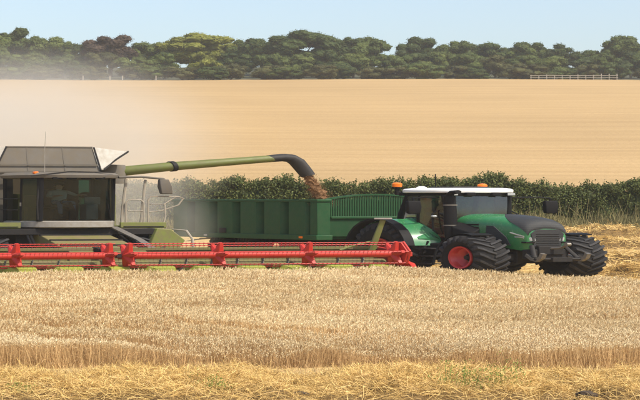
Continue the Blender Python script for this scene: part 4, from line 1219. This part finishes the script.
# ladder, rails and mirror on the viewer's right
def rail(pts, r_=.022):
    mb = MB(); mb.tube(pts, r_, 6); cp('handrail', mb, 'handrail')
rail([(.50, 1.10, 2.12), (.45, 1.16, 3.0), (.40, 1.24, 4.02)], .035)
rail([(.55, 1.50, 2.12), (.52, 1.56, 3.1), (.50, 1.62, 3.98)], .03)
rail([(.55, 1.18, 2.15), (.55, 1.18, 3.05), (.55, 1.24, 3.16), (.55, 1.50, 3.16), (.55, 1.56, 3.05), (.55, 1.56, 2.15)])
rail([(.55, 1.22, 2.7), (.55, 1.56, 2.7)])
rail([(.55, 1.66, 2.15), (.55, 1.66, 3.15), (.55, 1.72, 3.30), (.45, 2.35, 3.30), (.45, 2.46, 3.22), (.45, 2.36, 2.95), (.45, 2.0, 2.72), (.5, 1.70, 2.66)])
rail([(.50, 1.72, 2.98), (.45, 2.05, 2.98), (.45, 2.28, 3.26)])
rail([(.50, 2.0, 2.1), (.48, 2.06, 2.5), (.45, 2.05, 2.98)])
rail([(.52, 2.2, 1.95), (.75, 2.42, 1.9), (.9, 2.50, 1.55), (.9, 2.52, 1.15)], .03)
mb = MB(); mb.tube([(.62, 1.0, 4.08), (.62, 1.5, 4.10), (.60, 1.98, 4.02), (.58, 2.06, 3.90)], [.05, .045, .04, .03], 8); cp('mirror_arm', mb, 'grey_roof')
mb = MB(); mb.loft([[(.52, 1.92, 3.40), (.66, 1.92, 3.40), (.66, 2.16, 3.40), (.52, 2.16, 3.40)], [(.48, 1.88, 3.7), (.70, 1.88, 3.7), (.70, 2.14, 3.7), (.48, 2.14, 3.7)], [(.52, 1.88, 4.0), (.66, 1.88, 4.0), (.66, 2.08, 4.0), (.52, 2.08, 4.0)]]); cp('mirror', mb, 'grey_roof', bevel=.03)
mb = MB(); mb.loft([[(.9, 1.55, 1.2), (.9, 2.2, 1.1), (.9, 2.35, 1.5), (.9, 2.05, 1.95), (.9, 1.75, 2.0)], [(.2, 1.55, 1.2), (.2, 2.2, 1.1), (.2, 2.35, 1.5), (.2, 2.05, 1.95), (.2, 1.75, 2.0)]]); cp('ladder_shield', mb, 'lime', bevel=.03)
for j in range(4):
    mb = MB(); mb.box(.35, .75, 1.62 + .03 * j, 2.05 + .03 * j, 1.65 - j * .35, 1.69 - j * .35); cp('ladder_step', mb, 'dark_metal')
mb = MB(); mb.strip([(.75, .85, 2.05), (1.5, 1.15, 1.55), (1.9, 1.3, 1.2)], (0, 1, 0), .16, .05); cp('hydraulic_stay', mb, 'steel')
# grain tank: folded-out flaps
tfp = [(-1.25, -1.10, 4.34), (-1.25, 1.20, 4.34), (-1.42, 1.08, 5.38), (-1.42, -.80, 5.38)]
mb = MB(); mb.plate(tfp, (1, 0, .1), .03); ft = cp('tank_flap', mb, 'tank_sheet', False)
mb = MB(); mb.strip([(-1.40, -.80, 5.37), (-1.40, 1.08, 5.37)], (1, 0, 0), .07, .05); cp('flap_edge', mb, 'grey_roof', parent=ft)
for vv in (-.35, .42):
    mb = MB(); mb.strip([(-1.215, vv * 1.05, 4.36), (-1.385, vv, 5.34)], (0, 1, 0), .03, .02); cp('flap_seam', mb, 'grey_roof', parent=ft)
mb = MB(); mb.strip([(-1.20, -.98, 4.62), (-1.20, 1.14, 4.62)], (0, 0, 1), .05, .03); cp('flap_rib', mb, 'grey_roof', parent=ft)
for (a, b, c, e) in [((-1.22, 1.20, 4.40), (-1.40, 1.10, 5.37), (-1.55, 1.92, 5.20), (-1.30, 1.30, 4.42)), ((-1.22, -1.10, 4.40), (-1.40, -.80, 5.37), (-1.55, -1.75, 5.20), (-1.30, -1.25, 4.42))]:
    mb = MB(); mb.plate([a, b, c, e], (1, 0, 0), .025); gq = cp('tank_gusset', mb, 'tank_gusset', False)
    mb = MB(); mb.strip([Vector(e) + Vector((.05, 0, .02)), Vector(c).lerp(Vector(e), .5) + Vector((.05, -.02, .03)), Vector(c) + Vector((.05, 0, 0))], (0, 0, 1), .07, .03); cp('gusset_seal', mb, 'rubber', parent=gq)
    s = 1 if a[1] > 0 else -1
    mb = MB(); mb.plate([e, c, (-3.9, c[1], 5.20), (-4.1, s * 1.3, 4.42)], (0, s, .6), .03); cp('tank_flap', mb, 'tank_gusset', False)
    mb = MB(); mb.tube([Vector(b) + Vector((.06, 0, 0)), Vector(a) + Vector((.06, 0, 0))], .022, 6); cp('flap_hinge', mb, 'dark_metal')
mb = MB(); mb.plate([(-4.05, -1.2, 4.34), (-4.05, 1.2, 4.34), (-3.9, 1.1, 5.3), (-3.9, -1.1, 5.3)], (-1, 0, .1), .03); cp('tank_flap', mb, 'tank_sheet', False)
mb = MB(); mb.box(-4.0, -1.2, -1.2, 1.2, 4.3, 4.36); cp('tank_floor', mb, 'tank_sheet', False)
# unloading auger, swung out over the trailer (built from the same base point)
def wl(px, py, d):
    p = at(px, py, d) - cb
    return Vector((p.x / S, p.y, p.z))
def ap(name, mb, mat, parent=combine, **k):
    return part(name, mb, mat, parent, WORLD, **k)
A = [wl(104, 173, 66.8), wl(135, 170.0, 66.9), wl(172, 166.4, 67.1), wl(225, 162.2, 67.7), wl(272, 158.6, 68.4)]
mb = MB(); mb.tube(A, [.215, .205, .19, .165, .15], 18)
aug = ap('unloading_auger', mb, 'auger_lime')
mb = MB(); j = A[2]; dx = (A[3] - A[2]).normalized(); mb.tube([j - dx * .05, j + dx * .05], .225, 18); ap('auger_joint', mb, 'dark_metal', aug)
mb = MB(); mb.tube([wl(268, 158.8, 68.35), wl(282, 157.6, 68.55), wl(291, 158.3, 68.65)], [.155, .17, .175], 18); ap('auger_collar', mb, 'rubber', aug)
mb = MB(); mb.tube([wl(283, 157.4, 68.56), wl(291, 158.4, 68.66), wl(297, 162, 68.74), wl(302, 168, 68.8), wl(308, 175.5, 68.86)], [.165, .18, .19, .185, .175], 18, False)
mb.tube([wl(283, 157.4, 68.56), wl(291, 158.4, 68.66), wl(297, 162, 68.74), wl(302, 168, 68.8), wl(307.7, 175.2, 68.86)], [.15, .165, .175, .17, .16], 18, False)
ap('spout', mb, 'rubber', aug)
mb = MB(); mb.lathe([(-.5, .30), (.15, .32), (.3, .28), (.32, .02)], tuple(wl(112, 172, 66.8)), 'w', 18, True); ap('auger_turret', mb, 'grey_roof')

# falling grain
def grain_stream():
    r = np.random.default_rng(77)
    pts = [at(307, 174.5, 68.86), at(312, 182, 68.9), at(317.5, 191, 68.95), at(323, 200.5, 69.0), at(326, 206, 69.0)]
    base = pts[0].copy()
    ctr = np.array([tuple(p - base) for p in pts])
    secs = []
    m = 26
    for i in range(m):
        t = i / (m - 1) * (len(pts) - 1); k = min(int(t), len(pts) - 2); c = ctr[k] + (ctr[k + 1] - ctr[k]) * (t - k)
        rr = .12 + .05 * i / m
        secs.append([(c[0] + S * .9 * rr * math.cos(a) * (1 + .3 * r.normal()), c[1] + rr * math.sin(a) * (1 + .2 * r.normal()), c[2] + .25 * rr * math.cos(a) + .03 * r.normal()) for a in np.linspace(0, 2 * PI, 15)[:-1]])
    V0 = np.array([p for s in secs for p in s]); n = 14
    q0 = np.array([(j * n + i, j * n + (i + 1) % n, (j + 1) * n + (i + 1) % n, (j + 1) * n + i) for j in range(m - 1) for i in range(n)])
    N = 9000
    t = r.uniform(0, len(pts) - 1.001, N); k = t.astype(int); c = ctr[k] + (ctr[k + 1] - ctr[k]) * (t - k)[:, None]
    spread = (.13 + .045 * t) * np.abs(r.normal(size=N)) ** .6
    a = r.uniform(0, 2 * PI, N)
    P = c + np.stack([S * .9 * spread * np.cos(a), spread * np.sin(a), r.normal(size=N) * .06], 1)
    V, q = leaf_quads(P, unit(r.normal(size=(N, 3))), r.uniform(.012, .032, N), 1.4)
    me = arrays_mesh('falling_grain', np.concatenate([V0, V]), [q0, q + len(V0)], [M['grain']], None, np.concatenate([r.random(len(V0)) * .6, np.repeat(r.random(N), 4)]))
    o = link('falling_grain', me, None, base)
    tag(o, 'brown stream of grain pouring from the auger spout into the trailer', 'grain', kind='stuff')
grain_stream()

# ------------------------------------------------------------------ cutting header with reel
hf = Frame(CA, 1.0)
hb = Vector((-7.77, 59.9, 0)); hb.z = float(g(60)) - .02
header = empty('combine_header', hb)
tag(header, 'wide red cutting header with six-sided reel in front of the combine', 'harvester header')
def hp(name, mb, mat, smooth=True, bevel=0.0, parent=None, angle=35, loc=(0, 0, 0)):
    return part(name, mb, mat, parent or header, hf, smooth, bevel, angle, loc)
RW, RR = 1.10, .48
LV = 6.0
mb = MB(); mb.box(-1.42, -1.34, -LV, LV, .25, 1.25); mb.box(-1.40, -1.30, -LV, LV, 1.25, 1.36); cp_ = hp('back_wall', mb, 'header_back', bevel=.01)
mb = MB(); mb.loft([[(-1.40, -LV, .22), (-1.40, LV, .22), (-1.40, LV, .30), (-1.40, -LV, .30)], [(.55, -LV, .14), (.55, LV, .14), (.55, LV, .19), (.55, -LV, .19)]]); hp('table', mb, 'header_back', False)
# table auger with flights
mb = MB(); mb.tube([(-.85, -LV + .1, .68), (-.85, LV - .1, .68)], .20, 16); ta = hp('table_auger', mb, 'header_back')
for s in (-1, 1):
    mb = MB(); nn = 260; secs = []
    for i in range(nn + 1):
        v = s * (.5 + (LV - .65) * i / nn); t = s * 2 * PI * i / nn * 10
        d_ = Vector((math.cos(t), 0, math.sin(t))); c = Vector((-.85, v, .68))
        e = Vector((0, .006, 0)); secs.append([c + d_ * .19 - e, c + d_ * .34 - e, c + d_ * .34 + e, c + d_ * .19 + e])
    mb.loft(secs); hp('auger_flight', mb, 'steel', parent=ta)
# knife bar
mb = MB(); mb.box(.55, .66, -LV, LV, .13, .17); hp('knife_bar', mb, 'steel', False)
# reel halves
PH = R(12)
plates = [.20, 2.05, 3.92, 5.76]
spider = MB()
# star plate: six arms with waists, extruded along v, dished a little towards each tip
ro, ri = [], []
out_ = []
for k in range(6):
    t = PH + k * PI / 3
    for dt, rr in ((-.20, .82), (-.10, 1.06), (.10, 1.06), (.20, .82), (PI / 6, .47)):
        out_.append((RR * rr * math.cos(t + dt), RR * rr * math.sin(t + dt)))
n = len(out_)
vs_ = [(x, -.035, z) for x, z in out_] + [(x, .035, z) for x, z in out_] + [(0, -.12, 0), (0, .12, 0)]
fs_ = [(i, (i + 1) % n, n + (i + 1) % n, n + i) for i in range(n)] + [((i + 1) % n, i, 2 * n) for i in range(n)] + [(n + i, n + (i + 1) % n, 2 * n + 1) for i in range(n)]
spider.add(vs_, fs_)
spd = None
for s in (-1, 1):
    a, b = (.12, 5.86)
    mb = MB(); mb.tube([(0, s * a, RW), (0, s * b, RW)], .135, 16); rt = hp('reel_tube', mb, 'red')
    for v in plates:
        loc = tuple(hf([(0, s * v, RW)])[0])
        if spd is None:
            spd = hp('reel_spider', spider, 'red', False, loc=loc)
        else:
            link('reel_spider', spd.data, header, loc)
    for k in range(6):
        t = PH + k * PI / 3
        c = (RR * math.cos(t), RR * math.sin(t))
        mb = MB(); mb.tube([(c[0], s * (a - .02), RW + c[1]), (c[0], s * (b + .04), RW + c[1])], .020, 6)
        tb_ = hp('tine_bar', mb, 'red')
        mb = MB()
        m = 64
        for i in range(m):
            v = s * (a + .06 + (b - a - .1) * i / (m - 1))
            mb.add([(c[0] - .006, v - .004, RW + c[1]), (c[0] + .006, v, RW + c[1]), (c[0] - .006, v + .004, RW + c[1]), (c[0] - .06, v, RW + c[1] - .20)], [(0, 1, 3), (1, 2, 3), (2, 0, 3), (0, 2, 1)])
            mb.box(c[0] - .024, c[0] + .024, v - .009, v + .009, RW + c[1] - .024, RW + c[1] + .024)
        o = hp('tines', mb, 'rim_red', False, parent=tb_); o['kind'] = 'stuff'
# reel end hexagon frames and the arms that carry the reel
for s in (-1, 1):
    hexp = [(RR * 1.04 * math.cos(PH + k * PI / 3), RR * 1.04 * math.sin(PH + k * PI / 3)) for k in range(7)]
    mb = MB(); mb.tube([(x, s * 5.92, RW + z) for x, z in hexp], .026, 6, False); hp('reel_end_hoop', mb, 'red')
    hx = [(RR * .98 * math.cos(PH + k * PI / 3), RR * .98 * math.sin(PH + k * PI / 3) + RW) for k in range(6)]
    y = sorted((s * 5.86, s * 5.90)); mb = MB(); mb.prism(hx, 'v', y[0], y[1]); hp('reel_end_plate', mb, 'red', False)
    mb = MB(); mb.hexa([(-1.4, s * 6.02 - .05, 1.05), (.25, s * 6.02 - .05, RW - .10), (.25, s * 6.02 + .05, RW - .10), (-1.4, s * 6.02 + .05, 1.05), (-1.4, s * 6.02 - .05, 1.34), (.25, s * 6.02 - .05, RW + .06), (.25, s * 6.02 + .05, RW + .06), (-1.4, s * 6.02 + .05, 1.34)]); hp('reel_arm', mb, 'red', bevel=.01)
    # crop divider at the end of the table
    mb = MB(); mb.loft([[(-1.42, s * 6.08 - .04, .2), (-1.42, s * 6.08 + .04, .2), (-1.42, s * 6.08 + .04, 1.2), (-1.42, s * 6.08 - .04, 1.2)], [(.2, s * 6.08 - .06, .12), (.2, s * 6.08 + .06, .12), (.2, s * 6.08 + .06, .72), (.2, s * 6.08 - .06, .72)], [(.75, s * 6.08 - .01, .10), (.75, s * 6.08 + .01, .10), (.75, s * 6.08 + .01, .16), (.75, s * 6.08 - .01, .16)]]); hp('crop_divider', mb, 'red', bevel=.01)
mb = MB(); mb.hexa([(-1.4, -.07, 1.2), (.1, -.05, RW - .08), (.1, .05, RW - .08), (-1.4, .07, 1.2), (-1.4, -.07, 1.4), (.1, -.05, RW + .08), (.1, .05, RW + .08), (-1.4, .07, 1.4)]); hp('reel_arm', mb, 'dark_metal', bevel=.01)
# lime crop lifters showing low under the reel
lf = None
for i in range(13):
    v = -5.6 + i * .93
    if lf is None:
        mb = MB(); mb.loft([[(.55, -.05, .20), (.55, .05, .20), (.55, .05, .28), (.55, -.05, .28)], [(.05, -.30, .30), (.05, .30, .30), (.05, .24, .52), (.05, -.24, .52)], [(-.45, -.40, .28), (-.45, .40, .28), (-.45, .30, .60), (-.45, -.30, .60)]])
        lf = hp('crop_lifter', mb, 'lime_low', bevel=.02, loc=tuple(hf([(0, v, 0.13)])[0]))
    else:
        link('crop_lifter', lf.data, header, tuple(hf([(0, v, 0.13)])[0]))
# tall lime marker near the right end with a flat grey cap
def hw_(px, py, d):
    p = at(px, py, d) - hb
    return Vector((p.x / S, p.y, p.z))
mb = MB(); mb.tube([hw_(371, 252, 62.9), hw_(376, 238, 62.8), hw_(383, 220, 62.7)], [.075, .07, .06], 8); mk = part('marker_arm', mb, 'lime', header, WORLD)
q = hw_(383, 218.6, 62.7); mb = MB(); mb.box(q.x - .18, q.x + .18, q.y - .14, q.y + .14, q.z - .03, q.z + .03); part('marker_cap', mb, 'silver', mk, WORLD, bevel=.01)
mb = MB(); mb.tube([hw_(340, 250, 62.8), hw_(356, 245, 62.9), hw_(374, 241, 62.9)], .04, 7); part('marker_brace', mb, 'lime', mk, WORLD)

# ------------------------------------------------------------------ driver in the combine cab
def skinned(verts, edges, radii, root_i=0, sub=2):
    me = bpy.data.meshes.new('tmp'); me.from_pydata(verts, edges, [])
    o = bpy.data.objects.new('tmp', me); col.objects.link(o)
    sk = o.modifiers.new('skin', 'SKIN'); sk.use_smooth_shade = True
    for i, r_ in enumerate(radii):
        me.skin_vertices[0].data[i].radius = (r_, r_) if not isinstance(r_, tuple) else r_
    me.skin_vertices[0].data[root_i].use_root = True
    sb = o.modifiers.new('sub', 'SUBSURF'); sb.levels = sub; sb.render_levels = sub
    dg = bpy.context.evaluated_depsgraph_get()
    ev = o.evaluated_get(dg); m2 = bpy.data.meshes.new_from_object(ev)
    bpy.data.objects.remove(o); bpy.data.meshes.remove(me)
    return m2
def driver():
    ou, ov, ow = -.22, .0, 2.96
    J = {'pelvis': (0, 0, .08), 'waist': (-.04, 0, .26), 'chest': (-.06, 0, .46), 'neck': (-.05, 0, .60), 'head0': (-.03, 0, .70), 'head1': (-.02, 0, .82),
         'shR': (-.06, -.18, .52), 'elR': (.10, -.27, .32), 'wrR': (.34, -.16, .36), 'haR': (.42, -.12, .38),
         'shL': (-.06, .18, .52), 'elL': (.14, .30, .40), 'wrL': (.38, .36, .40), 'haL': (.47, .38, .40),
         'hipR': (.02, -.10, .06), 'knR': (.46, -.14, .10), 'anR': (.50, -.13, -.38), 'toR': (.66, -.14, -.46),
         'hipL': (.02, .10, .06), 'knL': (.46, .14, .10), 'anL': (.52, .13, -.38), 'toL': (.68, .14, -.46)}
    rad_ = {'pelvis': .15, 'waist': .14, 'chest': .155, 'neck': .06, 'head0': .085, 'head1': .09, 'sh': .075, 'el': .05, 'wr': .034, 'ha': .045, 'hip': .10, 'kn': .07, 'an': .045, 'to': .045}
    K = list(J); ix = {k: i for i, k in enumerate(K)}
    E = [('pelvis', 'waist'), ('waist', 'chest'), ('chest', 'neck'), ('neck', 'head0'), ('head0', 'head1')]
    for s in 'RL':
        E += [('chest', 'sh' + s), ('sh' + s, 'el' + s), ('el' + s, 'wr' + s), ('wr' + s, 'ha' + s), ('pelvis', 'hip' + s), ('hip' + s, 'kn' + s), ('kn' + s, 'an' + s), ('an' + s, 'to' + s)]
    V = [J[k] for k in K]; Rr = [rad_.get(k, rad_.get(k[:-1])) for k in K]
    vv, ee = list(V), [(ix[a], ix[b]) for a, b in E]
    # fingers: five short chains rooted in each palm
    for s, sg in (('R', 1), ('L', -1)):
        h = Vector(J['ha' + s])
        for f in range(5):
            off_ = (f - 2) * .018
            a = h + Vector((.05 if f else .01, off_ + (.03 * sg if f == 0 else 0), .0)); b = a + Vector((.03, 0, -.03))
            i0 = len(vv); vv += [tuple(a), tuple(b)]; ee += [(ix['ha' + s], i0), (i0, i0 + 1)]; Rr += [.010, .009]
    me = skinned(vv, ee, Rr)
    n = len(me.vertices); co = np.zeros(n * 3, dtype=np.float32); me.vertices.foreach_get('co', co); co = co.reshape(-1, 3)
    # a nose and brow pushed out of the head
    hd = co[:, 2] > .70
    nose = hd & (np.abs(co[:, 1]) < .022) & (co[:, 0] > .03) & (co[:, 2] < .80); co[nose, 0] += .022
    base = cb + Vector(cf([(ou, ov, ow)])[0])
    for m in ('shirt', 'jeans', 'skin', 'hair'): me.materials.append(M[m])
    for p in me.polygons:
        c = np.mean([co[i] for i in p.vertices], axis=0)
        k = 0
        if c[2] > .62: k = 2 if not (c[0] < -.05 and c[2] > .70) else 3
        elif c[2] < .17 or (c[0] > .12 and c[2] < .22): k = 1
        if c[0] > .26 and c[2] > .27: k = 2
        if c[2] < -.36: k = 3
        p.material_index = k; p.use_smooth = True
    me.vertices.foreach_set('co', cf(co).astype(np.float32).ravel()); me.update()
    root = link('person', me, None, base)
    tag(root, 'person in a pale shirt, jeans and dark hat driving the combine', 'person')
    mb = MB(); mb.lathe([(.86, .135), (.875, .145), (.885, .10), (.94, .095), (.965, .06), (.97, .002)], (-.02, 0, -.02), 'w', 18); part('hat', mb, 'hat', root, cf)
    for s in (-1, 1):
        mb = MB(); mb.lathe([(-.004, .001), (0, .011), (.006, .008), (.008, .001)], (.062, s * .032, .775), 'u', 8); part('eye', mb, 'hair', root, cf)
        mb = MB(); mb.lathe([(-.01, .001), (-.006, .026), (.006, .026), (.01, .001)], (-.03, s * .092, .765), 'v', 10); part('ear', mb, 'skin', root, cf)
driver()

# ------------------------------------------------------------------ weeds and clods in the foreground
def weed(px, py_base, d, h, n_st, seed, label, spread=.25):
    r = np.random.default_rng(seed)
    x = (px - 320) * d / F
    zb = float(g(d))
    Vs, Q, T = [], [], []; nv = 0
    for i in range(n_st):
        a = r.uniform(0, 2 * PI); lean = r.uniform(.05, spread)
        D = unit(np.array([[math.cos(a) * lean * 1.6, math.sin(a) * lean, 1.0]]))
        L = np.array([h * r.uniform(.6, 1.0)])
        P = np.array([[r.normal() * .06 * 2, r.normal() * .05, 0]])
        V, q = ribbons(P, D, L, np.array([.012]), np.array([[r.normal() * .02, 0, 0]]))
        Vs.append(V); Q.append(q + nv); nv += len(V); T.append(np.full(len(V), .4))
    stem = arrays_mesh('stem', np.concatenate(Vs), [np.concatenate(Q)], [M['weed']], None, np.concatenate(T))
    root = empty('weed', (x, d, zb)); tag(root, label, 'weed', 'green weeds in the straw')
    link('stem', stem, root)
    tops = [(v[0] * .5 + v[1] * .5, v[4] * .5 + v[5] * .5) for v in Vs]
    m = 34 * n_st
    k = r.integers(0, n_st, m); t = r.uniform(.3, 1.02, m) 
    P = np.array([tops[j][0] + (tops[j][1] - tops[j][0]) * tt for j, tt in zip(k, t)]) + r.normal(size=(m, 3)) * np.array([.11, .07, .05]) * (1.2 - t * .6)[:, None]
    V, q = leaf_quads(P, unit(r.normal(size=(m, 3)) + np.array([0, -.4, .8])), r.uniform(.03, .065, m), 2.6)
    link('leaves', arrays_mesh('leaves', V, [q], [M['weed']], None, np.repeat(r.random(m), 4)), root)
weed(446, 400, 28.4, .74, 7, 1, 'bushy green weed left of the tall one in the bottom straw')
weed(521, 400, 28.3, .90, 3, 2, 'tallest thin green weed at the bottom edge, right of centre', .12)
weed(497, 400, 28.2, .66, 7, 3, 'low green weed directly left of the tall thin one')
weed(468, 400, 28.2, .58, 6, 4, 'small green weed between the two bushier ones at the bottom edge')
weed(214, 400, 28.2, .56, 6, 5, 'faint green weed left of centre at the bottom edge')
weed(20, 400, 28.1, .42, 5, 6, 'small green weed at the bottom left corner')
rr = random.Random(8)
for i, (px, d, sz, lab) in enumerate([(586, 27.9, .11, 'large dark soil clod at the bottom right in the straw'), (612, 27.9, .09, 'small dark soil clod right of the large one'), (300, 27.85, .10, 'dark soil clod at the bottom edge near the middle')]):
    x = (px - 320) * d / F
    bm = bmesh.new(); bmesh.ops.create_icosphere(bm, subdivisions=3, radius=1)
    for v in bm.verts:
        f = 1 + .18 * math.sin(v.co.x * 5 + i) * math.sin(v.co.y * 4) + rr.uniform(-.12, .12)
        v.co = Vector((v.co.x * sz * 1.7 * f, v.co.y * sz * f, v.co.z * sz * .8 * f))
    me = bpy.data.meshes.new('soil_clod'); bm.to_mesh(me); bm.free(); me.materials.append(M['soil'])
    tag(link('soil_clod', me, None, (x, d, float(g(d)) + .07 + sz * .3)), lab, 'clod', 'soil clods in the straw')

# ------------------------------------------------------------------ dust from the combine, and the air
def dust(name, label, c, ext, dens, scale, seed, thr=.42):
    bm = bmesh.new(); bmesh.ops.create_icosphere(bm, subdivisions=3, radius=1)
    for v in bm.verts: v.co = Vector((v.co.x * ext[0], v.co.y * ext[1], v.co.z * ext[2]))
    me = bpy.data.meshes.new(name); bm.to_mesh(me); bm.free()
    m = bpy.data.materials.new(name); m.use_nodes = True; nt = m.node_tree; N, L = nt.nodes, nt.links
    N.remove(N['Principled BSDF'])
    vol = N.new('ShaderNodeVolumePrincipled'); vol.inputs['Color'].default_value = (.95, .91, .84, 1); vol.inputs['Anisotropy'].default_value = .2
    tc = N.new('ShaderNodeTexCoord')
    mp = N.new('ShaderNodeMapping'); mp.inputs['Scale'].default_value = tuple(1 / e for e in ext); L.new(tc.outputs['Object'], mp.inputs[0])
    ln = N.new('ShaderNodeVectorMath'); ln.operation = 'LENGTH'; L.new(mp.outputs[0], ln.inputs[0])
    fall = N.new('ShaderNodeMapRange'); fall.interpolation_type = 'SMOOTHSTEP'; fall.inputs[1].default_value = .15; fall.inputs[2].default_value = .98; fall.inputs[3].default_value = 1; fall.inputs[4].default_value = 0
    L.new(ln.outputs['Value'], fall.inputs[0])
    nz = N.new('ShaderNodeTexNoise'); nz.noise_dimensions = '4D'; nz.inputs['W'].default_value = seed; nz.inputs['Scale'].default_value = scale; nz.inputs['Detail'].default_value = 3
    L.new(tc.outputs['Object'], nz.inputs['Vector'])
    r2 = N.new('ShaderNodeMapRange'); r2.inputs[1].default_value = thr - .14; r2.inputs[2].default_value = thr + .3; r2.inputs[3].default_value = 0; r2.inputs[4].default_value = dens
    L.new(nz.outputs['Fac'], r2.inputs[0])
    mu = N.new('ShaderNodeMath'); mu.operation = 'MULTIPLY'; L.new(fall.outputs[0], mu.inputs[0]); L.new(r2.outputs[0], mu.inputs[1])
    L.new(mu.outputs[0], vol.inputs['Density']); L.new(vol.outputs[0], N['Material Output'].inputs['Volume'])
    me.materials.append(m)
    o = link(name, me, None, c); tag(o, label, 'dust', kind='stuff')
    return o
c = at(150, 222, 66.5)
dust('dust_cloud', 'pale chaff dust billowing between the combine and the trailer', c, (3.5, 2.6, 2.3), .34, .5, 2.0)
c = at(14, 142, 84)
dust('dust_plume', 'thin pale dust plume drifting over the field behind the combine', c, (14, 11, 6.0), .21, .11, 5.0, .36)

air = bpy.data.materials.new('air'); air.use_nodes = True
an = air.node_tree; an.nodes.remove(an.nodes['Principled BSDF'])
pv = an.nodes.new('ShaderNodeVolumePrincipled'); pv.inputs['Color'].default_value = (.93, .94, .95, 1); pv.inputs['Density'].default_value = .00027; pv.inputs['Anisotropy'].default_value = .3
an.links.new(pv.outputs[0], an.nodes['Material Output'].inputs['Volume'])
mb = MB(); mb.box(-440, 440, -80, 640, -1.5, 48)
hz = part('haze', mb, air, None, smooth=False)
tag(hz, 'thin summer haze over the whole valley', 'haze', kind='stuff')
